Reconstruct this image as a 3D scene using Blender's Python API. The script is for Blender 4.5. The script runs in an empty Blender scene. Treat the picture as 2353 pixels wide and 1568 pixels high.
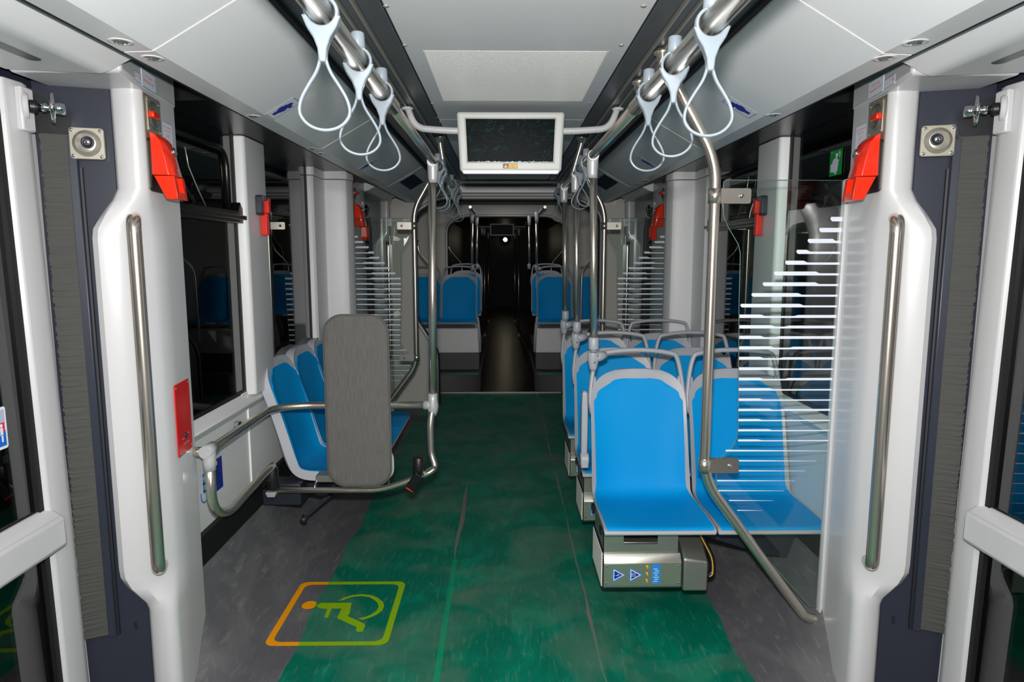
import bpy, bmesh, math, random
from mathutils import Vector, Matrix
random.seed(7)
S = bpy.context.scene
COL = S.collection
# ------------------------------------------------------------------ camera, world, light, exposure
F_PX, CAM_H, CAM_X, HOR, VPX = 1540.0, 1.6, -0.045, 582.0, 1157.0
PITCH = math.atan((784 - HOR) / F_PX)
YAW = math.atan((1176.5 - VPX) * math.cos(PITCH) / F_PX)
cd = bpy.data.cameras.new('camera'); cam = bpy.data.objects.new('camera', cd); COL.objects.link(cam)
cd.sensor_width = 36.0; cd.lens = 36.0 * F_PX / 2353.0; cd.clip_start = 0.02; cd.clip_end = 100
cam.location = (CAM_X, 0, CAM_H)
cam.rotation_euler = (math.pi / 2 - PITCH, 0, -YAW)
S.camera = cam
W = bpy.data.worlds.new('night'); S.world = W; W.use_nodes = True
W.node_tree.nodes['Background'].inputs[0].default_value = (0.8, 0.78, 0.74, 1)
W.node_tree.nodes['Background'].inputs[1].default_value = 0.006
fl = bpy.data.lights.new('flash', 'AREA'); fl.shape = 'RECTANGLE'; fl.size = 0.07; fl.size_y = 0.045; fl.energy = 74; fl.color = (1, 0.975, 0.95)
fl.spread = math.pi
flo = bpy.data.objects.new('flash', fl); COL.objects.link(flo)
flo.location = (CAM_X - 0.005, 0.02, CAM_H + 0.13); flo.rotation_euler = (math.pi / 2 - PITCH * 0.6, 0, -YAW)
S.view_settings.view_transform = 'Standard'; S.view_settings.look = 'None'; S.view_settings.gamma = 1
S.view_settings.exposure = 0.0; S.view_settings.use_curve_mapping = False
# saloon ceiling lamps are off; two unseen fill lights are added instead
rl = bpy.data.lights.new('rear_fill', 'AREA'); rl.shape = 'RECTANGLE'; rl.size = 1.0; rl.size_y = 0.35; rl.energy = 15; rl.color = (1, .98, .96)  # added soft fill behind the camera, softens the flash falloff
rlo = bpy.data.objects.new('rear_fill', rl); COL.objects.link(rlo); rlo.location = (0, -0.95, 1.98); rlo.rotation_euler = (math.radians(82), 0, 0)
for yy, e in ((8.6, 3.8),):
    l = bpy.data.lights.new('far_fill', 'AREA'); l.shape = 'RECTANGLE'; l.size = 0.5; l.size_y = 1.6; l.energy = e  # added fill beyond the gangway, keeps the far end readable
    o = bpy.data.objects.new('far_fill', l); COL.objects.link(o); o.location = (0, yy, 2.27)

# ------------------------------------------------------------------ photo measuring (pixel -> point on a real plane)
def ray(px, py):
    x = (px - 1176.5) / F_PX; d = (py - 784) / F_PX
    fw = math.cos(PITCH) - d * math.sin(PITCH); dn = d * math.cos(PITCH) + math.sin(PITCH)
    return Vector((x * math.cos(YAW) + fw * math.sin(YAW), fw * math.cos(YAW) - x * math.sin(YAW), -dn))
CAM = Vector((CAM_X, 0, CAM_H))
def AP(px, py, p0, n):
    r = ray(px, py); n = Vector(n); t = (Vector(p0) - CAM).dot(n) / r.dot(n); return CAM + r * t
def AX(px, py, X): return AP(px, py, (X, 0, 0), (1, 0, 0))
def AY(px, py, Y): return AP(px, py, (0, Y, 0), (0, 1, 0))
def AZ(px, py, Z): return AP(px, py, (0, 0, Z), (0, 0, 1))

# ------------------------------------------------------------------ mesh helpers
class MB:
    def __init__(s): s.v = []; s.f = []; s.sm = []
    def add(s, vs, fs, smooth=False):
        b = len(s.v); s.v += [tuple(p) for p in vs]
        for f in fs: s.f.append(tuple(b + i for i in f)); s.sm.append(smooth)
        return s
    def box(s, x0, x1, y0, y1, z0, z1):
        x0, x1 = sorted((x0, x1)); y0, y1 = sorted((y0, y1)); z0, z1 = sorted((z0, z1))
        return s.add([(x0,y0,z0),(x1,y0,z0),(x1,y1,z0),(x0,y1,z0),(x0,y0,z1),(x1,y0,z1),(x1,y1,z1),(x0,y1,z1)],
                     [(0,3,2,1),(4,5,6,7),(0,1,5,4),(1,2,6,5),(2,3,7,6),(3,0,4,7)])
    def hexa(s, a, b):      # two quads joined
        return s.add(list(a) + list(b), [(3,2,1,0),(4,5,6,7),(0,1,5,4),(1,2,6,5),(2,3,7,6),(3,0,4,7)])
    def loft(s, secs, smooth=False, caps=True):
        n = len(secs[0]); vs = [p for q in secs for p in q]; fs = []
        for i in range(len(secs) - 1):
            for j in range(n):
                fs.append((i*n+j, i*n+(j+1)%n, (i+1)*n+(j+1)%n, (i+1)*n+j))
        s.add(vs, fs, smooth)
        if caps:
            s.add(secs[0], [tuple(range(n-1, -1, -1))]); s.add(secs[-1], [tuple(range(n))])
        return s
    def prism(s, pts, d):   # flat polygon of 3D points pushed by vector d
        d = Vector(d); a = [Vector(p) for p in pts]; return s.loft([a, [p + d for p in a]])
    def tube(s, path, r, seg=14, smooth=True, caps=True, closed=False, flat=None):
        P = [Vector(p) for p in path]; n = len(P); T = []
        for i in range(n):
            if closed: t = P[(i+1) % n] - P[i-1]
            else: t = P[min(i+1, n-1)] - P[max(i-1, 0)]
            T.append(t.normalized())
        up = Vector((0, 0, 1)) if abs(T[0].z) < 0.9 else Vector((0, 1, 0))
        N = (up - T[0] * up.dot(T[0])).normalized(); secs = []
        for i in range(n):
            N = (N - T[i] * N.dot(T[i])).normalized(); B = T[i].cross(N)
            rr = r[i] if isinstance(r, (list, tuple)) else r
            k = (flat if flat else (1, 1))
            secs.append([P[i] + (N * math.cos(a) * k[0] + B * math.sin(a) * k[1]) * rr for a in [2*math.pi*q/seg for q in range(seg)]])
        if closed: secs.append(secs[0]); caps = False
        return s.loft(secs, smooth, caps)
    def cyl(s, p, q, r, r2=None, seg=20):
        return s.tube([p, q], [r, r if r2 is None else r2], seg)
    def lathe(s, o, ax, prof, seg=28):   # prof: (radius, distance along ax)
        ax = Vector(ax).normalized(); o = Vector(o); u = ax.orthogonal().normalized(); w = ax.cross(u)
        return s.loft([[o + ax * h + (u * math.cos(a) + w * math.sin(a)) * max(r, 1e-5) for a in [2*math.pi*q/seg for q in range(seg)]] for r, h in prof], True, True)
    def quad(s, a, b, c, d): return s.add([a, b, c, d], [(0, 1, 2, 3)])
    def poly(s, pts): return s.add(pts, [tuple(range(len(pts)))])
def bend(pts, rad=0.05, k=6):            # polyline with rounded corners
    P = [Vector(p) for p in pts]; out = [P[0]]
    for i in range(1, len(P) - 1):
        a, b, c = P[i-1], P[i], P[i+1]; d1 = (a - b); d2 = (c - b); r = min(rad, d1.length * .49, d2.length * .49)
        p1 = b + d1.normalized() * r; p2 = b + d2.normalized() * r
        for j in range(k + 1):
            t = j / k; out.append(p1 * (1-t)**2 + b * 2*t*(1-t) + p2 * t*t)
    out.append(P[-1]); return out
def mk(name, mb, mat, parent=None, loc=None, bevel=0, smooth=False, local=False, solid=0, sub=0, seg=2):
    me = bpy.data.meshes.new(name)
    off = Vector((0, 0, 0))
    if parent is not None and not local:
        p = parent
        while p is not None: off += p.location; p = p.parent
    elif loc is not None: off = Vector(loc)
    me.from_pydata([tuple(Vector(v) - off) for v in mb.v], [], mb.f)
    for i, p in enumerate(me.polygons): p.use_smooth = mb.sm[i] or smooth
    bm = bmesh.new(); bm.from_mesh(me); bmesh.ops.remove_doubles(bm, verts=bm.verts, dist=1e-6)
    bmesh.ops.recalc_face_normals(bm, faces=bm.faces); bm.to_mesh(me); bm.free()
    me.materials.append(mat)
    o = bpy.data.objects.new(name, me); COL.objects.link(o)
    if parent is not None: o.parent = parent
    elif loc is not None: o.location = loc
    if solid: m = o.modifiers.new('s', 'SOLIDIFY'); m.thickness = abs(solid); m.offset = -1 if solid > 0 else 1
    if bevel:
        m = o.modifiers.new('b', 'BEVEL'); m.width = bevel; m.segments = seg; m.limit_method = 'ANGLE'; m.angle_limit = 0.6
        for p in me.polygons: p.use_smooth = True
        try: me.set_sharp_from_angle(angle=0.7)
        except Exception: pass
    if sub: m = o.modifiers.new('u', 'SUBSURF'); m.levels = sub; m.render_levels = sub
    return o
def tag(o, label, cat, group=None):
    o['label'] = label; o['category'] = cat
    if group: o['group'] = group
    return o
def thing(name, label, cat, loc, group=None, rz=0):
    o = bpy.data.objects.new(name, None); COL.objects.link(o); o.location = loc; o.rotation_euler = (0, 0, rz)
    o.empty_display_size = 0.05
    return tag(o, label, cat, group)
def struct(name, mb, mat, **k):
    o = mk(name, mb, mat, **k); o['kind'] = 'structure'; return o
def dup(root, loc, label, group=None, rz=None, skip=()):
    r = root.copy(); COL.objects.link(r); r.location = loc; r['label'] = label
    if rz is not None: r.rotation_euler = (0, 0, rz)
    if group: r['group'] = group
    for ch in list(root.children):
        if ch.name.split('.')[0] in skip: continue
        c = ch.copy(); COL.objects.link(c); c.parent = r
        for g in ch.children:
            d = g.copy(); COL.objects.link(d); d.parent = c
    return r
class Fr:      # a flat frame: o origin, u to the viewer's right, v up, n towards the viewer
    def __init__(s, o, u, v, n): s.o = Vector(o); s.u = Vector(u).normalized(); s.v = Vector(v).normalized(); s.n = Vector(n).normalized()
    def P(s, a, b, h=0.0): return s.o + s.u * a + s.v * b + s.n * h
    def at(s, px, py):
        p = AP(px, py, s.o, s.n) - s.o; return p.dot(s.u), p.dot(s.v)
    def rect(s, mb, a0, a1, b0, b1, h0, h1=None):
        if h1 is None: return mb.quad(s.P(a0,b0,h0), s.P(a1,b0,h0), s.P(a1,b1,h0), s.P(a0,b1,h0))
        return mb.hexa([s.P(a0,b0,h0), s.P(a1,b0,h0), s.P(a1,b1,h0), s.P(a0,b1,h0)], [s.P(a0,b0,h1), s.P(a1,b0,h1), s.P(a1,b1,h1), s.P(a0,b1,h1)])
    def ring(s, mb, a0, a1, b0, b1, w, h0, h1):
        s.rect(mb, a0, a1, b0, b0+w, h0, h1); s.rect(mb, a0, a1, b1-w, b1, h0, h1)
        s.rect(mb, a0, a0+w, b0+w, b1-w, h0, h1); s.rect(mb, a1-w, a1, b0+w, b1-w, h0, h1); return mb
    def pol(s, mb, pts, h0, h1): return mb.prism([s.P(a, b, h0) for a, b in pts], s.n * (h1 - h0))
def rrect(a0, a1, b0, b1, r, k=5):
    out = []
    for cx, cy, t0 in ((a1-r, b1-r, 0), (a0+r, b1-r, 90), (a0+r, b0+r, 180), (a1-r, b0+r, 270)):
        for i in range(k + 1):
            t = math.radians(t0 + 90 * i / k); out.append((cx + r*math.cos(t), cy + r*math.sin(t)))
    return out
def circ(cx, cy, r, k=20, ry=None): return [(cx + r*math.cos(2*math.pi*i/k), cy + (ry or r)*math.sin(2*math.pi*i/k)) for i in range(k)]
def text_mb(txt, fr, a0, a1, b0, b1, h, align=None):
    cu = bpy.data.curves.new('t', 'FONT'); cu.body = txt; cu.align_x = 'CENTER'; cu.resolution_u = 2
    o = bpy.data.objects.new('t', cu); COL.objects.link(o)
    dg = bpy.context.evaluated_depsgraph_get(); me = bpy.data.meshes.new_from_object(o.evaluated_get(dg))
    mb = MB(); vs = [v.co for v in me.vertices]
    if vs:
        x0 = min(v.x for v in vs); x1 = max(v.x for v in vs); y0 = min(v.y for v in vs); y1 = max(v.y for v in vs)
        mb.add([fr.P(a0 + (v.x-x0)/(x1-x0)*(a1-a0), b0 + (v.y-y0)/max(y1-y0, 1e-6)*(b1-b0), h) for v in vs], [tuple(p.vertices) for p in me.polygons])
    bpy.data.objects.remove(o); bpy.data.curves.remove(cu); bpy.data.meshes.remove(me)
    return mb

# ------------------------------------------------------------------ materials
def lin(r, g, b): 
    f = lambda c: (c/255/12.92) if c <= 10.3 else ((c/255+0.055)/1.055)**2.4
    return (f(r), f(g), f(b), 1)
def mat(name, rgb, rough=0.5, metal=0.0, noise=0.0, nscale=40, bump=0.0, bscale=200, stretch=(1,1,1), emit=None, spec=None, coat=0):
    m = bpy.data.materials.new(name); m.use_nodes = True; nt = m.node_tree; b = nt.nodes['Principled BSDF']
    c = lin(*rgb); b.inputs['Base Color'].default_value = c; b.inputs['Roughness'].default_value = rough; b.inputs['Metallic'].default_value = metal
    if spec is not None: b.inputs['Specular IOR Level'].default_value = spec
    if coat: b.inputs['Coat Weight'].default_value = coat; b.inputs['Coat Roughness'].default_value = 0.08
    if emit: b.inputs['Emission Color'].default_value = c; b.inputs['Emission Strength'].default_value = emit
    if noise or bump:
        tc = nt.nodes.new('ShaderNodeTexCoord'); mp = nt.nodes.new('ShaderNodeMapping'); mp.inputs['Scale'].default_value = stretch
        nt.links.new(tc.outputs['Object'], mp.inputs[0])
    if noise:
        n = nt.nodes.new('ShaderNodeTexNoise'); n.inputs['Scale'].default_value = nscale; n.inputs['Detail'].default_value = 6
        nt.links.new(mp.outputs[0], n.inputs['Vector'])
        mx = nt.nodes.new('ShaderNodeMix'); mx.data_type = 'RGBA'
        mx.inputs[6].default_value = tuple(max(0, x*(1-noise)) for x in c[:3]) + (1,); mx.inputs[7].default_value = tuple(min(1, x*(1+noise)) for x in c[:3]) + (1,)
        nt.links.new(n.outputs['Fac'], mx.inputs[0]); nt.links.new(mx.outputs[2], b.inputs['Base Color'])
    if bump:
        n = nt.nodes.new('ShaderNodeTexNoise'); n.inputs['Scale'].default_value = bscale; nt.links.new(mp.outputs[0], n.inputs['Vector'])
        bp = nt.nodes.new('ShaderNodeBump'); bp.inputs['Strength'].default_value = bump; bp.inputs['Distance'].default_value = 0.002
        nt.links.new(n.outputs['Fac'], bp.inputs['Height']); nt.links.new(bp.outputs[0], b.inputs['Normal'])
    return m
M = dict(
 white=mat('white_gelcoat', (196,196,198), .32, noise=.02, nscale=3, coat=.3),
 panel=mat('white_panel', (212,213,214), .42, noise=.02, nscale=4, bump=.03, bscale=900),
 cream=mat('cream_panel', (205,203,196), .5, noise=.03, nscale=3),
 ceil=mat('ceiling_paint', (222,224,226), .38, noise=.02, nscale=4),
 chan=mat('anthracite_channel', (92,98,103), .35, .35, noise=.06, nscale=8),
 gap=mat('black_gap', (12,14,20), .6),
 line=mat('aluminium_bead', (190,188,180), .35, .7),
 bead=mat('pale_joint_bead', (238,238,232), .4),
 dark=mat('slate_painted_steel', (42,46,58), .3, noise=.05, nscale=6),
 black=mat('black_rubber', (16,16,17), .55, noise=.1, nscale=30),
 gloss=mat('gloss_black_trim', (12,12,12), .3, noise=.1, nscale=5),
 blackp=mat('black_plastic', (22,22,24), .4, noise=.1, nscale=40),
 navy=mat('blue_black_steel', (34,38,48), .4, noise=.08, nscale=20),
 brush=mat('brush_bristles', (66,66,63), .8, noise=.5, nscale=22, stretch=(.3,.3,26), bump=.6, bscale=40),
 steel=mat('brushed_stainless', (212,205,194), .25, .93, noise=.03, nscale=8),
 sheet=mat('stainless_sheet', (176,176,168), .34, .85, noise=.12, nscale=30, stretch=(.3,1,1)),
 satin=mat('satin_nickel', (190,184,170), .33, .7, noise=.03, nscale=60),
 chrome=mat('chrome', (225,225,228), .07, 1.0, noise=.01, nscale=20),
 alu=mat('cast_aluminium_grey', (186,188,190), .38, .25, noise=.04, nscale=80, bump=.1, bscale=700),
 strap=mat('pale_grey_strap_plastic', (116,126,134), .25, noise=.02, nscale=30, coat=.5),
 red=mat('signal_red', (228,42,10), .25, noise=.03, nscale=12, coat=.4),
 redp=mat('red_plate', (208,10,8), .3, noise=.03, nscale=20),
 coral=mat('coral_red_plastic', (225,40,30), .4, noise=.05, nscale=40),
 blue=mat('blue_seat_pad', (0,146,214), .55, noise=.03, nscale=5, bump=.12, bscale=700, spec=.12),
 grey=mat('seat_shell_grey', (160,163,170), .4, noise=.03, nscale=20, bump=.06, bscale=500),
 pale=mat('seat_shell_pale_grey', (188,190,198), .4, noise=.03, nscale=20),
 pad=mat('grey_woven_pad', (98,96,93), .9, noise=.5, nscale=22, stretch=(16,16,.7), bump=.35, bscale=260),
 sblue=mat('sticker_blue', (0,40,150), .4, noise=.02),
 lblue=mat('sticker_light_blue', (40,130,205), .4, noise=.02),
 sred=mat('sticker_red', (206,40,62), .5, noise=.02),
 spink=mat('sticker_faded_red', (222,150,145), .5, noise=.02),
 swhite=mat('sticker_white', (222,226,234), .35, noise=.02),
 border=mat('sticker_blue_border', (100,140,190), .4, noise=.02),
 green=mat('sign_green', (0,118,40), .35, noise=.03),
 mauve=mat('sign_pale_mauve', (178,180,198), .4, noise=.02),
 yellow=mat('warning_yellow', (240,180,0), .4, noise=.03),
 tv=mat('display_housing', (206,206,203), .38, noise=.02, nscale=10),
 lcream=mat('warm_white_label', (235,215,195), .5),
 heat=mat('heater_zinc_face', (128,142,124), .38, .5, noise=.08, nscale=14),
)
def m_nodes(name):
    m = bpy.data.materials.new(name); m.use_nodes = True; nt = m.node_tree
    return m, nt, nt.nodes['Principled BSDF'], nt.nodes['Material Output']
def nmath(nt, op, a, b=None, clamp=False):
    n = nt.nodes.new('ShaderNodeMath'); n.operation = op; n.use_clamp = clamp
    for i, x in enumerate((a, b)):
        if x is None: continue
        if isinstance(x, (int, float)): n.inputs[i].default_value = x
        else: nt.links.new(x, n.inputs[i])
    return n.outputs[0]
def nmix(nt, f, a, b):
    n = nt.nodes.new('ShaderNodeMix'); n.data_type = 'RGBA'
    for i, x in ((0, f), (6, a), (7, b)):
        if isinstance(x, (int, float)): n.inputs[i].default_value = x
        elif isinstance(x, tuple): n.inputs[i].default_value = x
        else: nt.links.new(x, n.inputs[i])
    return n.outputs[2]
def nnoise(nt, vec, scale, detail=4, stretch=None, dist=0):
    if stretch:
        mp = nt.nodes.new('ShaderNodeMapping'); mp.inputs['Scale'].default_value = stretch; nt.links.new(vec, mp.inputs[0]); vec = mp.outputs[0]
    n = nt.nodes.new('ShaderNodeTexNoise'); n.inputs['Scale'].default_value = scale; n.inputs['Detail'].default_value = detail
    n.inputs['Distortion'].default_value = dist; nt.links.new(vec, n.inputs['Vector']); return n.outputs['Fac']
def film_edge(nt, pos):          # 1 inside the green protective film, 0 on the bare grey floor
    sx = nt.nodes.new('ShaderNodeSeparateXYZ'); nt.links.new(pos, sx.inputs[0])
    w = nnoise(nt, pos, 2.2, 3, (0.0, 1, 0)); w = nmath(nt, 'MULTIPLY', nmath(nt, 'SUBTRACT', w, .5), .09)
    ax = nmath(nt, 'ABSOLUTE', sx.outputs[0]); e = nmath(nt, 'SUBTRACT', nmath(nt, 'ADD', .905, w), ax)
    return nmath(nt, 'MULTIPLY', e, 700, True), sx, e
def floor_mat():
    m, nt, b, out = m_nodes('floor_lino_and_green_film'); g = nt.nodes.new('ShaderNodeNewGeometry'); pos = g.outputs['Position']
    film, sx, e = film_edge(nt, pos)
    n1 = nnoise(nt, pos, 5, 8, (1, .6, 1), 1.2); n2 = nnoise(nt, pos, 30, 8, (2.2, .35, 1), .6); n3 = nnoise(nt, pos, 240, 3)
    r1 = nmath(nt, 'MULTIPLY', nmath(nt, 'SUBTRACT', n1, .46), 3.2, True); r2 = nmath(nt, 'MULTIPLY', nmath(nt, 'SUBTRACT', n2, .55), 5, True)
    grey = nmix(nt, nmath(nt, 'MULTIPLY', r1, .6), lin(92,92,96), lin(124,122,124)); grey = nmix(nt, nmath(nt, 'MULTIPLY', r2, .35), grey, lin(150,148,144))
    gr = nmix(nt, nmath(nt, 'MULTIPLY', r1, .75), lin(0,106,84), lin(0,142,112)); gr = nmix(nt, nmath(nt, 'MULTIPLY', r2, .32), gr, lin(104,150,122))
    n4 = nnoise(nt, pos, 2.3, 9, (1, 1, 1), .8); gr = nmix(nt, nmath(nt, 'MULTIPLY', nmath(nt, 'SUBTRACT', n4, .45), 3.0, True), gr, nmix(nt, .42, gr, lin(132,136,122)))
    col = nmix(nt, film, grey, gr)
    # gaps between the three strips of film, where the grey floor shows, and brighter overlaps beside them
    for x0, wd, ph in ((-.302, .0045, 0.0), (.335, .0055, 3.7)):
        mp = nt.nodes.new('ShaderNodeMapping'); mp.inputs['Location'].default_value = (0, ph, 0); nt.links.new(pos, mp.inputs[0])
        wv = nmath(nt, 'MULTIPLY', nmath(nt, 'SUBTRACT', nnoise(nt, mp.outputs[0], 1.6, 3, (0, 1, 0)), .5), .05)
        if x0 < 0:
            q_ = nmath(nt, 'DIVIDE', nmath(nt, 'SUBTRACT', sx.outputs[1], 3.95), .66); wn = nmath(nt, 'MULTIPLY', nmath(nt, 'SUBTRACT', 1.0, nmath(nt, 'MULTIPLY', q_, q_)), .015)
            ovk = nmath(nt, 'MULTIPLY', nmath(nt, 'SUBTRACT', 3.36, sx.outputs[1]), 60, True)
        else:
            wn = nmath(nt, 'ADD', nmath(nt, 'MULTIPLY', nmath(nt, 'POWER', nnoise(nt, mp.outputs[0], 1.9, 2, (0, 1.0, 0)), 3.0), .040), .0008); ovk = .12
        d = nmath(nt, 'ABSOLUTE', nmath(nt, 'SUBTRACT', sx.outputs[0], nmath(nt, 'ADD', x0, wv)))
        gap = nmath(nt, 'MULTIPLY', nmath(nt, 'SUBTRACT', wn, nmath(nt, 'ADD', d, .0015)), 900, True)
        ov = nmath(nt, 'MULTIPLY', nmath(nt, 'SUBTRACT', .012, nmath(nt, 'ABSOLUTE', nmath(nt, 'SUBTRACT', sx.outputs[0], x0 - .0))), 900, True)
        col = nmix(nt, nmath(nt, 'MULTIPLY', nmath(nt, 'MULTIPLY', ov, .75), ovk), col, lin(0,150,104)); col = nmix(nt, gap, col, lin(120,116,110))
    nt.links.new(col, b.inputs['Base Color'])
    b.inputs['Specular IOR Level'].default_value = .18
    rg = nmath(nt, 'ADD', .40, nmath(nt, 'MULTIPLY', n2, .22)); nt.links.new(rg, b.inputs['Roughness'])
    bp = nt.nodes.new('ShaderNodeBump'); bp.inputs['Strength'].default_value = .35; bp.inputs['Distance'].default_value = .003
    nt.links.new(nmath(nt, 'ADD', nmath(nt, 'ADD', n2, nmath(nt, 'MULTIPLY', n3, .35)), nmath(nt, 'MULTIPLY', n1, .8)), bp.inputs['Height']); nt.links.new(bp.outputs[0], b.inputs['Normal'])
    return m
def sign_mat():
    m, nt, b, out = m_nodes('floor_sign_vinyl'); g = nt.nodes.new('ShaderNodeNewGeometry'); film, sx, e = film_edge(nt, g.outputs['Position'])
    nt.links.new(nmix(nt, film, lin(255,165,0), lin(140,182,8)), b.inputs['Base Color']); b.inputs['Roughness'].default_value = .45
    return m
def glass_mat(name, tint, ior, trans):
    m, nt, b, out = m_nodes(name); nt.nodes.remove(b)
    t = nt.nodes.new('ShaderNodeBsdfTransparent'); t.inputs[0].default_value = tuple(x*trans for x in tint) + (1,)
    gl = nt.nodes.new('ShaderNodeBsdfGlossy'); gl.inputs['Roughness'].default_value = .0; gl.inputs['Color'].default_value = (1, 1, 1, 1)
    lw = nt.nodes.new('ShaderNodeLayerWeight'); lw.inputs[0].default_value = .5; f0 = ((ior-1)/(ior+1))**2
    fr = nmath(nt, 'ADD', nmath(nt, 'MULTIPLY', nmath(nt, 'POWER', lw.outputs['Facing'], 5.0), 1 - f0), f0)
    mx = nt.nodes.new('ShaderNodeMixShader'); nt.links.new(fr, mx.inputs[0]); nt.links.new(t.outputs[0], mx.inputs[1]); nt.links.new(gl.outputs[0], mx.inputs[2])
    nt.links.new(mx.outputs[0], out.inputs[0]); return m
def grille_mat(): return mat('perforated_white_sheet', (240,238,235), .4, noise=.01)
def screen_mat():
    m, nt, b, out = m_nodes('dark_screen_with_creased_film'); tc = nt.nodes.new('ShaderNodeTexCoord'); p = tc.outputs['Object']
    n1 = nnoise(nt, p, 7, 3, (1, 1, 1.6), 2.2); rid = nmath(nt, 'ABSOLUTE', nmath(nt, 'SUBTRACT', n1, .5)); r = nmath(nt, 'SUBTRACT', 1, nmath(nt, 'MULTIPLY', rid, 40), True)
    nz = nnoise(nt, p, 5, 2); r = nmath(nt, 'MULTIPLY', r, nmath(nt, 'MULTIPLY', nmath(nt, 'SUBTRACT', nz, .42), 5, True))
    nt.links.new(nmix(nt, r, lin(2,12,14), lin(18,58,58)), b.inputs['Base Color']); b.inputs['Roughness'].default_value = .3; b.inputs['Specular IOR Level'].default_value = .05
    bp = nt.nodes.new('ShaderNodeBump'); bp.inputs['Strength'].default_value = .12; bp.inputs['Distance'].default_value = .002; nt.links.new(n1, bp.inputs['Height']); nt.links.new(bp.outputs[0], b.inputs['Normal'])
    return m
M['floor'] = floor_mat(); M['sign'] = sign_mat(); M['grille'] = grille_mat(); M['screen'] = screen_mat()
M['clear'] = glass_mat('clear_partition_glass', (.93, .97, .95), 1.45, 1.0)
M['window'] = glass_mat('tinted_window_glass', (.5, .5, .46), 1.95, .6)
M['edge'] = mat('green_glass_edge', (96,118,110), .2)
M['frit'] = mat('white_printed_stripe', (214,220,232), .45, noise=.01)
M['glint'] = mat('flash_glint_glow', (255,240,205), .3, emit=30)  # emission standing in for the flash mirrored in far glass
M['lens'] = mat('downlight_lens', (205,200,188), .05, .9, noise=.5, nscale=120)

WX, SX = 1.27, 1.26          # window plane, lower side wall plane
# ================================================================== FLOOR
mb = MB(); prof = [(-.0001, 0), (.93, 0), (1.045, 0), (1.09, .03), (1.14, .09), (1.19, .19), (1.235, .33), (1.26, .43)]
xs = [(-x, z) for x, z in reversed(prof[1:])] + [(0, 0)] + prof[1:]
ys = [(2.10, 0), (2.2, .06), (2.3, .35), (2.38, .8), (2.46, 1), (5.2, 1), (5.5, 0)]
for i in range(len(xs) - 1):
    for (ya, ka), (yb_, kb) in zip(ys[:-1], ys[1:]):
        (xa, za), (xb, zb) = xs[i], xs[i+1]
        mb.add([(xa, ya, za*ka), (xb, ya, zb*ka), (xb, yb_, zb*kb), (xa, yb_, za*kb)], [(0, 1, 2, 3)], True)
mb.quad((-1.6, -1.2, 0), (1.6, -1.2, 0), (1.6, 2.1, 0), (-1.6, 2.1, 0)); mb.quad((-1.6, 2.1, 0), (-1.26, 2.1, 0), (-1.26, 2.5, 0), (-1.6, 2.5, 0)); mb.quad((1.26, 2.1, 0), (1.6, 2.1, 0), (1.6, 2.5, 0), (1.26, 2.5, 0)); mb.quad((-1.6, 5.5, 0), (1.6, 5.5, 0), (1.6, 7.6, 0), (-1.6, 7.6, 0))
struct('floor', mb, M['floor'])
mb = MB(); mb.box(-1.4, 1.4, 7.6, 20, -.12, -.004)
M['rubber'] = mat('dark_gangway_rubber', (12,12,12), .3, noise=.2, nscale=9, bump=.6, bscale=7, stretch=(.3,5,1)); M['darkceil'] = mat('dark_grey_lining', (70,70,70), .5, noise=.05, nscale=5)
struct('floor', mb, M['rubber'])
for s, nm in ((-1, 'left'), (1, 'right')):
    mb = MB(); mb.hexa([(s*1.235, 2.46, .37), (s*1.235, 5.2, .37), (s*1.27, 5.2, .40), (s*1.27, 2.46, .40)], [(s*1.24, 2.46, .485), (s*1.24, 5.2, .485), (s*1.27, 5.2, .49), (s*1.27, 2.46, .49)])
    struct('baseboard_' + nm, mb, M['black'])

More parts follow.
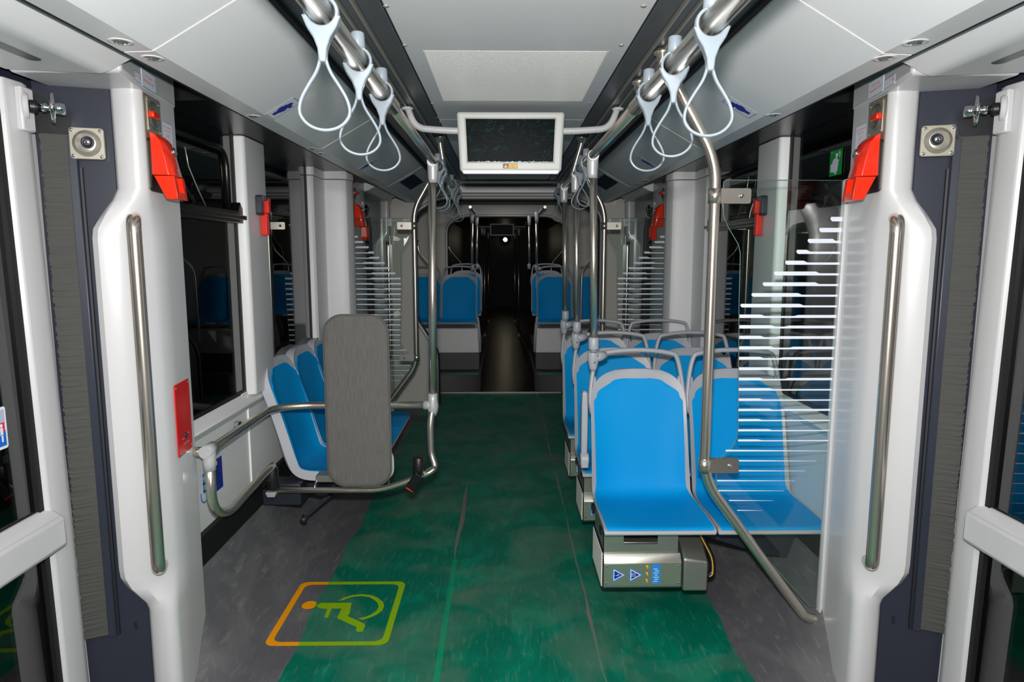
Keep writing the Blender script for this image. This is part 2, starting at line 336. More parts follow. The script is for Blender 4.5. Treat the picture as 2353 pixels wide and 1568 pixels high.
# ================================================================== CEILING
Y0, Y1 = -1.2, 6.95
mb = MB(); mb.box(-.385, .385, Y0, 3.66, 2.30, 2.33); mb.box(-.385, .385, 3.665, 6.6, 2.30, 2.33); struct('ceiling', mb, M['ceil'], bevel=.002)
mb = MB(); mb.box(-1.6, 1.6, Y0, 7.4, 2.42, 2.46); struct('ceiling', mb, M['gap'])
n = 1
for s in (-1, 1):
    mb = MB()
    for x0, x1, z in ((.39, .455, 2.296), (.47, .495, 2.292), (.51, .535, 2.292), (.55, .655, 2.284)): mb.box(s*x0, s*x1, Y0, Y1, z, z + .02)
    mb.box(s*.388, s*.665, Y0, Y1, 2.312, 2.34)
    o = struct('trim_%d' % n, mb, M['chan'], bevel=.002); n += 1
    mb = MB()
    for x in (.463, .503, .543): mb.box(s*(x-.0035), s*(x+.0035), Y0, Y1, 2.284, 2.31)
    mk('bead_strip', mb, M['line'], o)
    # sloped side panels in three lengths with a flat lip, rounded joint
    cuts = [(Y0, 1.795), (1.803, 3.40), (3.408, 5.30), (5.308, 6.93)]
    A = [(.672, 2.262), (.915, 2.122), (.935, 2.111), (1.012, 2.108), (1.012, 2.118), (.94, 2.124), (.92, 2.134), (.674, 2.275)]
    mb = MB()
    for a, b in cuts: mb.loft([[(s*x, a, z) for x, z in A], [(s*x, b, z) for x, z in A]])
    o = struct('trim_%d' % n, mb, M['ceil']); n += 1
    mb = MB()
    for y in (1.799, 3.404, 5.304):
        mb.loft([[(s*x, y - .0035, z - .0015) for x, z in A[:3]] + [(s*x, y - .0035, z) for x, z in A[5:]], [(s*x, y + .0035, z - .0015) for x, z in A[:3]] + [(s*x, y + .0035, z) for x, z in A[5:]]])
    mk('joint_bead', mb, M['bead'], o)
    mb = MB(); mb.box(s*1.015, s*1.03, Y0, Y1, 2.112, 2.3); mb.box(s*.655, s*.672, Y0, Y1, 2.27, 2.36); struct('trim_%d' % n, mb, M['gap']); n += 1
    # black gloss band over the windows
    mb = MB(); mb.hexa([(s*1.03, 2.46, 2.135), (s*1.03, 5.2, 2.135), (s*1.03, 5.2, 2.2), (s*1.03, 2.46, 2.2)], [(s*1.32, 2.46, 2.13), (s*1.32, 5.2, 2.13), (s*1.32, 5.2, 2.2), (s*1.32, 2.46, 2.2)])
    struct('trim_%d' % n, mb, M['gloss']); n += 1
# recessed speaker openings in the sloped panels
def slope_fr(s, X0=.672, z0=2.262):
    d = Vector((s*(.915-.672), 0, 2.122-2.262)).normalized(); nrm = Vector((-s*(2.262-2.122), 0, -(.915-.672))).normalized()
    return Fr((s*X0, 0, z0), (0, 1, 0), d, nrm)      # a = distance along the tram, b = down the slope
for s, w, (px, py) in ((-1, 'left', (943, 418)), (1, 'right', (1386, 416))):
    f = slope_fr(s); a, b = 5.70, .152
    t = thing('ceiling_vent', 'square black opening in the %s sloped ceiling panel far along the aisle' % w, 'vent', f.P(a, b), 'square black ceiling vents')
    m_ = MB(); f.rect(m_, a-.33, a+.33, b-.062, b+.062, .0005, .002); mk('recess', m_, M['gap'], t)
    m_ = MB(); f.ring(m_, a-.337, a+.337, b-.067, b+.067, .006, .0005, .004); mk('frame', m_, M['chan'], t)
# perforated light cover and panel screws
mb = MB(); mb.box(-.325, .325, 2.45, 3.22, 2.2993, 2.2999)
vs = []; fs = []
for j in range(95):
    y = 2.457 + j*.0081
    for i in range(70):
        x = -.319 + i*.00915 + (.0046 if j % 2 else 0)
        if x > .322: continue
        b_ = len(vs)
        for r_0, z_ in ((.0030, 2.2993), (.0022, 2.2984)):
            for q_ in range(5): vs.append((x + r_0*math.cos(q_*1.2566 + .3), y + r_0*math.sin(q_*1.2566 + .3), z_))
        fs += [(b_ + q_, b_ + (q_+1) % 5, b_ + 5 + (q_+1) % 5, b_ + 5 + q_) for q_ in range(5)] + [tuple(b_ + 5 + q_ for q_ in range(5))]
mb.add(vs, fs)
tag(mk('perforated_grille', mb, M['grille'], loc=(0, 2.83, 2.298)), 'perforated white rectangular grille in the middle of the ceiling before the screen', 'grille')
k = 0
for (px, py) in ((887, 14), (930, 104), (993, 238), (1007, 270), (1012, 280), (1479, 14), (1428, 104), (1354, 237), (1336, 269), (1330, 279)):
    p = AZ(px, py, 2.30); mb = MB(); mb.lathe((p.x, p.y, 2.301), (0, 0, -1), [(.009, 0), (.009, .002), (.006, .004), (0, .0045)], 14)
    tag(mk('ceiling_screw', mb, M['line'], loc=(p.x, p.y, 2.30)), 'small domed screw at the edge of the flat ceiling panel', 'screw', 'screws along the flat ceiling panel')

# ================================================================== SIDE WALLS, WINDOWS
def wall_side(s, nm, wn):
    mb = MB()
    mb.box(s*SX, s*(SX+.05), 2.46, 5.2, .40, .93)
    mb.hexa([(s*1.235, 2.46, .90), (s*1.235, 4.4, .90), (s*1.275, 4.4, .955), (s*1.275, 2.46, .955)], [(s*1.26, 2.46, .86), (s*1.26, 4.4, .86), (s*1.29, 4.4, .86), (s*1.29, 2.46, .86)])
    mb.box(s*1.285, s*1.34, 2.46, 5.2, .40, .955)
    mb.box(s*1.285, s*1.34, 2.46, 5.2, 2.1, 2.3)
    # column between the windows with a chamfered inner corner
    c = [(1.30, 3.14), (1.235, 3.145), (1.222, 3.155), (1.222, 3.40), (1.235, 3.44), (1.30, 3.44)]
    mb.prism([(s*x, y, .93) for x, y in c], (0, 0, 1.2))
    mb.box(s*1.262, s*1.3, 3.07, 3.15, .93, .95)
    wo = struct('wall_' + nm, mb, M['panel'], bevel=.006)
    m3 = MB(); m3.box(s*1.253, s*1.262, 3.118, 3.130, .45, .93); mk('panel_bead', m3, M['bead'], wo)
    # vertical panel seams
    # cabinet column before the second door
    c = [(1.30, 4.27), (1.245, 4.275), (1.23, 4.29), (1.232, 4.50), (1.225, 4.52), (1.12, 4.525), (1.085, 4.54), (1.06, 4.60), (1.07, 4.68), (1.20, 5.12), (1.30, 5.13)]
    m2 = MB(); m2.prism([(s*x, y, 0.02) for x, y in c], (0, 0, 2.06)); c2 = [(x if x > 1.25 else x - .006, y - .006) for x, y in c]
    m2.prism([(s*x, y, 2.083) for x, y in c2], (0, 0, .12)); struct('trim_%d' % (8 + wn), m2, M['panel'], bevel=.004)
    for i, (a, b) in enumerate(((2.46, 3.14), (3.44, 4.27))):
        g = MB(); g.box(s*1.272, s*1.278, a, b, .945, 2.14); o = struct('window_%d' % (wn + i), g, M['window'])
        fmb = MB(); f = Fr((s*1.272, 0, 0), (0, 1, 0), (0, 0, 1), (-s, 0, 0))
        pts = rrect(a + .012, b - .012, .965, 2.16, .05)
        outer = [(a-.01, .94), (b+.01, .94), (b+.01, 2.2), (a-.01, 2.2)]
        f.ring(fmb, a, b, .945, 2.16, .016, 0, .006); mk('seal', fmb, M['black'], o)
        if (s < 0 and i == 0) or (s > 0 and i == 1):
            h = MB(); f.rect(h, a, b + .02, 1.735, 1.785, 0, .03); f.rect(h, a, b + .03, 1.75, 1.77, .03, .045); f.pol(h, [(b - .05, 1.785), (b + .02, 1.785), (b - .02, 1.83)], 0, .03)
            mk('sill_rail', h, M['gloss'], o, bevel=.003)
            h = MB(); path = bend([f.P(a, 2.05, .008), f.P(b - .10, 2.05, .008), f.P(b - .10, 1.78, .008)], .09); h.tube(path, .013, 8); mk('vent_frame', h, M['gloss'], o)
            h = MB(); h.tube([f.P(x, z, .02) for x, z in ((a + .17, 2.0), (a + .19, 1.93), (a + .26, 1.85), (a + .32, 1.79))], .0025, 6); mk('pull_cord', h, M['line'], o)
wall_side(-1, 'left', 1); wall_side(1, 'right', 3)

# ================================================================== DOOR PILLARS, DOORS
NAR = [(1.32, 2.30), (1.262, 2.18), (1.254, 2.158), (1.238, 2.146), (1.195, 2.140), (1.175, 2.146), (1.164, 2.160), (1.162, 2.18), (1.178, 2.30), (1.20, 2.45), (1.30, 2.46)]
WID = [(1.34, 2.30), (1.330, 2.150), (1.322, 2.122), (1.300, 2.112), (1.255, 2.128), (1.215, 2.170), (1.190, 2.215), (1.181, 2.240), (1.185, 2.32), (1.20, 2.45), (1.30, 2.46)]
def pillar(s, dy, num, mirror=False):
    zs = [(0.0, 0), (.40, 0), (.425, .1), (.45, .35), (.49, .75), (.53, .97), (.56, 1), (1.645, 1), (1.675, .95), (1.72, .62), (1.765, .2), (1.80, 0), (2.108, 0)]
    secs = []
    for z, w in zs:
        q = []
        for (a, b), (c, d) in zip(NAR, WID):
            x = a + (c-a)*w; y = b + (d-b)*w
            if mirror: y = 2*2.45 - y + 2.75
            q.append((s*x, y + dy, z))
        secs.append(q)
    mb = MB(); mb.loft(secs, True); o = struct('trim_%d' % num, mb, M['white'])
    md = o.modifiers.new('e', 'EDGE_SPLIT'); md.split_angle = math.radians(38)
    hd = [(1.105, 1.955), (1.135, 2.10), (1.192, 2.45), (1.28, 2.46), (1.42, 2.17), (1.42, 1.955)]
    if mirror: hd = [(x, 2*2.45 - y + 2.75) for x, y in hd]
    mb = MB(); mb.prism([(s*x, y + dy, 2.099) for x, y in hd], (0, 0, .16)); struct('trim_%d' % (num + 1), mb, M['white'], bevel=.012, seg=3)
def side_fr(s, dy=0, head=False):
    a, b = ((1.135, 2.10), (1.192, 2.45)) if head else ((1.163, 2.18), (1.20, 2.45))
    u = Vector((s*(b[0]-a[0]), b[1]-a[1], 0)).normalized(); nrm = Vector((-s*(b[1]-a[1]), s*(b[0]-a[0])*s, 0)).normalized()
    if s > 0: u = -u
    return Fr((s*a[0], a[1] + dy, 0), u, (0, 0, 1), nrm)
num = 15
SIDE = {-1: 'left', 1: 'right'}
for s in (-1, 1):
    pillar(s, 0, num); num += 2
    pillar(s, 4.54, num); num += 2
    # second door: pillar on the near side, mirrored
    mb = MB(); c = [(1.20, 5.20), (1.178, 5.34), (1.155, 5.46), (1.16, 5.49), (1.20, 5.505), (1.30, 5.50), (1.30, 5.19)]
    mb.prism([(s*x, y, 0) for x, y in c], (0, 0, 2.2)); struct('trim_%d' % num, mb, M['white'], bevel=.01, seg=3); num += 1
def door_bay(s, dy, num, y_in):
    nm = SIDE[s]; D = Vector((0, dy, 0))
    near = dy == 0
    # header and soffit
    A = [(1.035, 2.16), (1.06, 2.135), (1.13, 2.10), (1.155, 2.092), (1.17, 2.093), (1.42, 2.103), (1.42, 2.2), (1.035, 2.2)]
    mb = MB(); mb.loft([[(s*x, y_in, z) for x, z in A], [(s*x, 1.95 + dy, z) for x, z in A]])
    struct('trim_%d' % num, mb, M['ceil'], bevel=.006)
    fr = Fr((s*1.30, 0, 2.0975), (0, 1, 0), (s, 0, 0), (0, 0, -1)); m_ = MB(); pass
    # leaf
    yb = y_in; ye = 2.115 + dy
    d = bpy.data.objects.new('door_%d' % num, None); COL.objects.link(d); d.location = (s*1.42, ye - .5, 0); d['kind'] = 'structure'
    mb = MB(); f = Fr((s*1.42, 0, 0), (0, 1, 0), (0, 0, 1), (-s, 0, 0))
    yi = ye - .158      # stile
    P = [(1.455, yi), (1.43, yi), (1.415, yi + .012), (1.408, yi + .075), (1.418, yi + .110), (1.437, yi + .125), (1.437, ye), (1.455, ye)]
    mb.prism([(s*x, y, .02) for x, y in P], (0, 0, 2.07)); mb.box(s*1.43, s*1.455, yb, yi, 2.035, 2.09); mb.box(s*1.43, s*1.455, yb, yi, .02, .16)
    mk('leaf_frame', mb, M['white'], d, bevel=.004)
    mb = MB(); mb.box(s*1.44, s*1.447, yb, yi, .16, 2.04); mk('window_pane', mb, M['window'], d)
    mb = MB(); f.ring(mb, yb, yi + .003, .80, 2.04, .02, -.022, -.006); f.ring(mb, yb, yi + .003, .16, .71, .02, -.022, -.006); mk('seal', mb, M['black'], d)
    mb = MB(); mb.hexa([(s*1.44, yb, .70), (s*1.44, yi+.035, .70), (s*1.44, yi+.035, .835), (s*1.44, yb, .835)], [(s*1.375, yb, .712), (s*1.375, yi+.02, .712), (s*1.375, yi+.02, .805), (s*1.375, yb, .805)])
    mk('cross_rail', mb, M['white'], d, bevel=.012, seg=3)
    if near:
        mb = MB(); f.rect(mb, yi - .13, yi - .16, .2, 2.0, -.06, -.05); f.rect(mb, yi - .40, yi - .46, .2, 2.0, -.06, -.05); mk('outer_mullion', mb, M['navy'], d)
    for c_ in list(d.children):      # the leaf leans outward towards its top, like the car body
        for v in c_.data.vertices: v.co.x += s*.03*(v.co.z/2.0 - .15)
    # return panel facing the saloon
    mb = MB(); pts = [(1.255, 2.155), (1.255, 2.175), (1.45, 2.115), (1.45, 2.095), (1.345, 2.127)]
    mb.prism([(s*x, y + dy, 0) for x, y in pts], (0, 0, 2.11)); o = mk('return_panel', mb, M['dark'], d)
    fr = Fr((s*1.255, 2.155 + dy, 0), Vector((s*(1.345-1.255), 2.127-2.155, 0)).normalized() * s, (0, 0, 1), (-(s)*.297*1, -.955, 0))
    mb = MB(); q = .075 * s; fr.rect(mb, *sorted((.035*s, .045*s)), .335, .362, .0005, .002); mk('lock_slot', mb, M['gap'], d)
    mb = MB(); x0 = 1.335; mb.hexa([(s*x0, 2.1255+dy, .33), (s*(x0+.005), 2.122+dy, .33), (s*(x0+.005), 2.122+dy, 1.86), (s*x0, 2.1255+dy, 1.86)], [(s*x0, 2.12+dy, .33), (s*(x0+.005), 2.1165+dy, .33), (s*(x0+.005), 2.1165+dy, 1.86), (s*x0, 2.12+dy, 1.86)])
    mk('groove', mb, M['gap'], d)
    mb = MB(); mb.prism([(s*(1.345 + a), 2.1265 + dy - a*.30, z) for a, z in ((.012, 2.0), (.085, 2.07), (.10, 2.07), (.10, 1.93), (.05, 1.935), (.02, 1.965))], (-s*.0003, -.0015, 0)); mk('roller_slot', mb, M['gap'], d)
    # brush seal: dense bristles between frame and leaf
    mb = MB(); rnd = random.Random(3)
    zz = .34
    secs = []
    while zz < 1.955:
        e = rnd.uniform(-.004, .004); secs.append([(s*1.352, 2.105+dy, zz), (s*1.352, 2.118+dy, zz), (s*(1.425+e), 2.088+dy, zz), (s*(1.425+e), 2.072+dy, zz)]); zz += .006 if near else .02
    mb.loft(secs); mk('brush_seal', mb, M['brush'], d)
    mb = MB(); mb.prism([(s*x, y + dy, .33) for x, y in ((1.341, 2.108), (1.341, 2.118), (1.362, 2.112), (1.362, 2.10))], (0, 0, 1.62)); mk('brush_holder', mb, M['dark'], d, bevel=.002)
    # guide roller at the top of the leaf
    c = Vector((s*1.41, 2.035 + dy, 2.022)); ax = Vector((-s*.86, .5, 0))
    mb = MB(); mb.lathe(c, ax, [(.010, 0), (.010, .02), (.014, .022), (.014, .032), (.010, .034), (.010, .042), (.044, .043), (.045, .052), (.016, .054), (.018, .062), (.018, .078), (.0, .08)]); mk('guide_roller', mb, M['chrome'], d)
    mb = MB(); mb.lathe(c + Vector((s*.022, -.012, 0)), ax, [(.04, 0), (.04, .012), (.034, .016), (.022, .016)], 24); mb.box(s*1.418, s*1.44, 2.0+dy, 2.055+dy, 1.95, 2.075); mk('roller_bracket', mb, M['white'], d, bevel=.006, seg=2)
    mb = MB(); mb.cyl(c - ax*.012, c + ax*.012, .019); mk('roller_recess', mb, M['blackp'], d, bevel=.006)
    return d
door_bay(-1, 0, 1, -1.2); door_bay(1, 0, 2, -1.2); door_bay(-1, 4.54, 3, 5.5); door_bay(1, 4.54, 4, 5.5)
for s in (-1, 1):        # slot in the near soffits
    mb = MB(); fr = Fr((s*1.25, 0, 2.0955), (0, 1, 0), (1, 0, 0), (0, 0, -1)); fr.pol(mb, rrect(.7, 1.83, -.017, .017, .016), -.001, .0015); struct('trim_%d' % (40 if s < 0 else 41), mb, M['chan'])

# pillar fittings
def grab(s, dy, label):
    y = 2.085 + dy; x = s*1.172
    t = thing('grab_handle', label, 'handle', (s*1.19, 2.17 + dy, 1.14), 'stainless handles on the door pillars')
    mb = MB(); mb.tube(bend([(s*1.222, 2.185+dy, 1.712), (x, y, 1.700), (x, y, 1.62), (x, y, .66), (x, y, .575), (s*1.215, 2.185+dy, .545)], .05), .021, 18)
    mk('bar', mb, M['steel'], t)
grab(-1, 0, 'long vertical stainless grab handle on the near left white door pillar'); grab(1, 0, 'long vertical stainless grab handle on the near right white door pillar')
grab(-1, 4.54, 'far stainless grab handle seen through the left glass partition'); grab(1, 4.54, 'far stainless grab handle seen through the right far glass partition')

def sounder(s):
    w = SIDE[s]; c = AY(201 if s < 0 else 2154, 330.5 if s < 0 else 324, 2.12)
    u = Vector((1, -s*.30*(-1)*-1, 0)).normalized() if False else Vector((.955, s*-.29, 0)).normalized()
    nrm = Vector((-s*.29*1, -.955, 0)).normalized()
    f = Fr(c, u, (0, 0, 1), nrm); h = .047
    t = thing('door_sounder', 'square nickel door sounder on the slate panel beside the near %s door' % w, 'sounder', c, 'square nickel sounders beside the near doors')
    mb = MB(); f.pol(mb, rrect(-h, h, -h, h, .01), -.004, .006); mk('plate', mb, M['satin'], t, bevel=.002)
    mb = MB(); mb.lathe(f.P(0, 0, .004), nrm, [(.040, 0), (.039, .004), (.033, .005), (.031, .014), (.027, .017), (0, .017)], 36); mk('dome', mb, M['satin'], t)
    cx = -s*.0 + (.006 if s < 0 else -.008)
    mb = MB(); mb.lathe(f.P(cx, .001, .020), nrm, [(.018, 0), (.018, .004), (.013, .005), (.012, .003), (0, .003)], 26); mk('button_ring', mb, M['navy'], t)
    mb = MB(); mb.lathe(f.P(cx, .001, .023), nrm, [(.009, 0), (.009, .006), (.006, .008), (0, .008)], 20); mk('button', mb, M['chrome'], t)
    for a in (-1, 1):
        for b in (-1, 1):
            mb = MB(); mb.lathe(f.P(a*.038, b*.038, .006), nrm, [(.0055, 0), (.0055, .002), (.003, .0035), (0, .0035)], 12); mk('screw', mb, M['chrome'], t)
sounder(-1); sounder(1)

def emergency(s, dy=0, small=False):
    w = SIDE[s]; f = side_fr(s, dy); 
    where = ('near %s pillar' % w) if dy == 0 else ('second %s door pillar behind the glass partition' % w)
    # a measured from (1.145,2.20) towards the window on both sides
    A = lambda a: a if s < 0 else -a
    def R(mb, a0, a1, b0, b1, h0, h1): f.rect(mb, *sorted((A(a0), A(a1))), b0, b1, h0, h1)
    base = f.P(A(.10), 1.9)
    t = thing('emergency_release', 'nickel switch plate with a red toggle, top of the %s' % where, 'switch', base, 'red toggle switches on door pillars')
    mb = MB(); R(mb, -.015, .128, 1.80, 2.096, 0, .003); mk('backplate', mb, M['satin'], t)
    mb = MB(); f.pol(mb, rrect(*sorted((A(.004), A(.112))), 1.980, 2.088, .008), .003, .007); mk('plate', mb, M['satin'], t, bevel=.002)
    mb = MB(); mb.lathe(f.P(A(.056), 2.035, .007), f.n, [(.045, 0), (.042, -.0), (.040, .003), (.034, .004), (.028, .001), (0, .0008)], 36); mk('dial', mb, M['sheet'], t)
    mb = MB(); R(mb, .000, .052, 2.022, 2.042, .008, .026); mk('toggle', mb, M['red'], t, bevel=.004)
    for a in (.012, .104):
        for b in (1.990, 2.078):
            mb = MB(); mb.lathe(f.P(A(a), b, .007), f.n, [(.004, 0), (.004, .002), (0, .003)], 10); mk('screw', mb, M['chrome'], t)
    # red pull handle housing below
    t = thing('emergency_brake_unit', 'glossy red emergency pull handle hanging on the %s' % where, 'handle', f.P(A(.10), 1.8), 'red emergency handles on door pillars')
    mb = MB(); f.pol(mb, rrect(*sorted((A(-.008), A(.10))), 1.795, 1.96, .012), .003, .010); mk('base', mb, M['blackp'], t)
    def sec(z, h, a0=.002, a1=.102, ins=.0):
        h *= .88   # cross section at height z with nose height h
        return [f.P(A(a0), z, .008), f.P(A(a0 + ins), z, h*.80), f.P(A(a0 + .018 + ins), z, h), f.P(A(a1 - .018), z, h), f.P(A(a1), z, h*.84), f.P(A(a1), z, .008)]
    mb = MB(); mb.loft([sec(1.978, .014), sec(1.972, .032, ins=.004), sec(1.952, .052), sec(1.91, .066), sec(1.87, .076), sec(1.846, .082)], False); mk('housing', mb, M['red'], t, bevel=.006, seg=3)
    mb = MB(); z1, z0 = 1.844, 1.772
    def bar(a0, a1, b0, b1, h0a, h1a, h0b, h1b):
        mb.hexa([f.P(A(a0), b0, h0a), f.P(A(a1), b0, h0a), f.P(A(a1), b1, h0b), f.P(A(a0), b1, h0b)], [f.P(A(a0), b0, h1a), f.P(A(a1), b0, h1a), f.P(A(a1), b1, h1b), f.P(A(a0), b1, h1b)])
    bar(.006, .026, z0, z1, .045, .080, .012, .072); bar(.080, .102, z0, z1, .045, .080, .012, .072); bar(.026, .080, z0, z0 + .022, .045, .080, .036, .079); bar(.026, .080, z0+.022, z1, .043, .050, .026, .038)
    mk('pull_grip', mb, M['red'], t, bevel=.006, seg=3)
    mb = MB(); mb.lathe(f.P(A(.074), 1.925, .051), (f.n + Vector((0, 0, .25))).normalized(), [(.014, 0), (.014, .008), (.010, .010), (.008, .007), (0, .007)], 20); mk('lock', mb, M['chrome'], t)
    for a, b, h in ((.03, 1.952, .040), (.03, 1.85, .068)):
        mb = MB(); mb.lathe(f.P(A(a), b, h), f.n, [(.0045, 0), (.0045, .003), (0, .004)], 10); mk('screw', mb, M['chrome'], t)
for s in (-1, 1): emergency(s)
for s in (-1, 1):      # second bay: the pillar is mirrored, the fittings sit towards the saloon
    w = SIDE[s]; x = s*1.19; y = 5.27
    t = thing('emergency_release', 'far nickel switch plate with red toggle above the %s partition' % w, 'switch', (x, y, 2.03), 'red toggle switches on door pillars')
    f = Fr((x, y, 0), (0, 1, 0) if s < 0 else (0, -1, 0), (0, 0, 1), (-s, 0, 0))
    mb = MB(); f.rect(mb, -.06, .06, 1.82, 2.14, 0, .003); mk('backplate', mb, M['satin'], t)
    mb = MB(); mb.lathe(f.P(0, 2.06, .003), f.n, [(.042, 0), (.038, .005), (.03, .003), (0, .002)], 24); mk('dial', mb, M['sheet'], t)
    mb = MB(); f.rect(mb, -.02, .03, 2.05, 2.07, .004, .03); mk('toggle', mb, M['red'], t, bevel=.003)
    t = thing('emergency_brake_unit', 'far glossy red emergency pull handle above the %s partition' % w, 'handle', (x, y, 1.8), 'red emergency handles on door pillars')
    def sc(z, h): return [f.P(-.05, z, .004), f.P(-.05, z, h*.8), f.P(-.035, z, h), f.P(.035, z, h), f.P(.05, z, h*.8), f.P(.05, z, .004)]
    mb = MB(); mb.loft([sc(1.975, .02), sc(1.95, .05), sc(1.88, .07), sc(1.80, .085)]); mk('housing', mb, M['red'], t, bevel=.005)
    mb = MB(); f.rect(mb, -.045, -.025, 1.70, 1.80, .05, .095); f.rect(mb, .025, .045, 1.70, 1.80, .05, .095); f.rect(mb, -.045, .045, 1.70, 1.725, .05, .095); mk('pull_grip', mb, M['red'], t, bevel=.005)
    mb = MB(); mb.lathe(f.P(0, 1.93, .056), f.n, [(.014, 0), (.014, .008), (0, .009)], 16); mk('lock', mb, M['chrome'], t)

# stickers on the near pillars
for s in (-1, 1):
    w = SIDE[s]; f = side_fr(s, 0, True); 
    if s < 0: a0, b1 = f.at(324, 160); a1, b0 = f.at(357, 213)
    else: a0, b1 = f.at(1999, 172); a1, b0 = f.at(2030, 198)
    a0, a1 = sorted((a0, a1)); b0, b1 = 2.104, 2.158
    t = thing('emergency_exit_notice', 'white notice with red emergency exit lettering on the near %s pillar head' % w, 'notice', f.P(a0, b0))
    mb = MB(); f.rect(mb, a0, a1, b0, b1, 0, .0012); mk('sheet', mb, M['swhite'], t)
    mb = MB(); f.ring(mb, a0, a1, b0, b1, .0016, .0012, .0016); mk('border', mb, M['border'], t)
    cc = (a0 + a1)/2; w_ = (a1 - a0)
    mk('upper_line', text_mb('ACİL ÇIKIŞ', f, cc - w_*.26, cc + w_*.26, b0 + .032, b0 + .041, .0015), M['sred'], t)
    mk('lower_line', text_mb('EMERGENCY EXIT', f, cc - w_*.40, cc + w_*.40, b0 + .017, b0 + .025, .0015), M['sred'], t)
    # arrow sticker next to it, towards the door
    d0, d1 = (a0 - w_*.68, a0 - w_*.04) if s < 0 else (a1 + w_*.04, a1 + w_*.72)
    t = thing('arrow_sticker', 'small white sticker with a pale red curved arrow, near %s pillar head' % w, 'sticker', f.P(d0, b0))
    mb = MB(); f.rect(mb, d0, d1, b0 + .002, b0 + .030, 0, .0012); mk('sheet', mb, M['swhite'], t)
    mb = MB(); f.ring(mb, d0, d1, b0 + .002, b0 + .030, .0014, .0012, .0016); mk('border', mb, M['border'], t)
    mb = MB(); L = d1 - d0
    for r0, r1 in ((.0, .0015), (.009, .0105)):
        for i in range(8):
            t0 = i/8; t1 = (i+1)/8; g = lambda t: (d0 + L*(.12 + .68*t), b0 + .010 + .013*math.sin(t*math.pi*.62))
            p, q_ = g(t0), g(t1); mb.quad(f.P(p[0], p[1]+r0-.004, .0015), f.P(q_[0], q_[1]+r0-.004, .0015), f.P(q_[0], q_[1]+r1-.004, .0015), f.P(p[0], p[1]+r1-.004, .0015))
    e = d0 + L*.8; mb.poly([f.P(e, b0 + .027, .0015), f.P(e + L*.12, b0 + .017, .0015), f.P(e - L*.02, b0 + .007, .0015), f.P(e, b0 + .015, .0015)])
    mk('arrow', mb, M['spink'], t)
    # instruction notice beside the red handle
    f = side_fr(s); A = lambda a: a if s < 0 else -a
    a0, a1 = sorted((A(.146), A(.236))); b0, b1 = 1.905, 2.038
    t = thing('instruction_notice', 'tall white notice with red instructions beside the near %s red handle' % w, 'notice', f.P(a0, b0))
    mb = MB(); f.rect(mb, a0, a1, b0, b1, 0, .0012); mk('sheet', mb, M['swhite'], t)
    mb = MB(); f.ring(mb, a0, a1, b0, b1, .0013, .0012, .0016); mk('border', mb, M['border'], t)
    cc = (a0 + a1)/2; w_ = a1 - a0; parts = [('ACİL DURUMDA', .43, .014, .008), ('KOLU ÇEK', .30, .028, .008), ('PULL THE HANDLE', .26, .040, .004), ('IN EMERGENCY', .24, .047, .004), ('GEREKSİZ', .30, .070, .008), ('KULLANANLAR', .40, .086, .008), ('CEZALANDIRILIR', .43, .102, .008)]
    for tx, hw, dz, hh in parts: mk('text_line', text_mb(tx, f, cc - w_*hw, cc + w_*hw, b1 - dz - hh*.5, b1 - dz + hh*.5, .0015), M['sred'], t)
    mb = MB(); f.rect(mb, cc - w_*.3, cc + w_*.3, b1 - .058, b1 - .057, .0013, .0016); mk('rule', mb, M['sred'], t)

# red intercom panels
def intercom(s, dy, label):
    f = side_fr(s, dy); A = lambda a: a if s < 0 else -a
    a0, a1 = sorted((A(.088), A(.236))); b0, b1 = .893, 1.150
    t = thing('intercom_panel', label, 'intercom', f.P((a0+a1)/2, b0), 'red intercom panels')
    mb = MB(); f.pol(mb, rrect(a0, a1, b0, b1, .008), 0, .004); mk('plate', mb, M['redp'], t, bevel=.0015)
    for a in (a0 + .011, a1 - .011):
        for b in (b0 + .013, b1 - .013):
            mb = MB(); mb.lathe(f.P(a, b, .004), f.n, [(.0055, 0), (.0055, .002), (.002, .003), (0, .002)], 12); mk('screw', mb, M['chrome'], t)
    if dy == 0:
        mb = MB(); cc = (a0+a1)/2
        for i in range(-4, 5):
            for j in range(-7, 8):
                if (i + j) % 2: continue
                x, z = i*.0078, j*.0058
                if (x/.036)**2 + (z/.043)**2 < 1: mb.poly([f.P(cc + x + p, 1.062 + z + q_, .0046) for p, q_ in circ(0, 0, .0017, 6)])
        o = mk('speaker_holes', mb, mat('pale_coral_hole', (240,110,90), .5), t)
        mb = MB(); mb.lathe(f.P(cc + .006, .955, .004), f.n, [(.0115, 0), (.0115, .003), (.009, .004), (0, .004)], 20); mk('call_button', mb, M['dark'], t)
        mk('lower_text', text_mb('Sürücüyle konuşma', f, cc - .026, cc + .032, .924, .932, .0046), M['lcream'], t)
        mk('left_text', text_mb('KONUŞ', f, cc - .036, cc - .012, .946, .952, .0046), M['lcream'], t)
        mk('right_text', text_mb('DİNLE', f, cc + .024, cc + .042, .955, .961, .0046), M['lcream'], t)
intercom(-1, 0, 'red intercom plate with speaker holes on the near left pillar'); intercom(-1, 4.54, 'red intercom plate on the far left pillar behind the glass'); intercom(1, 4.54, 'red intercom plate on the far right pillar behind the glass')

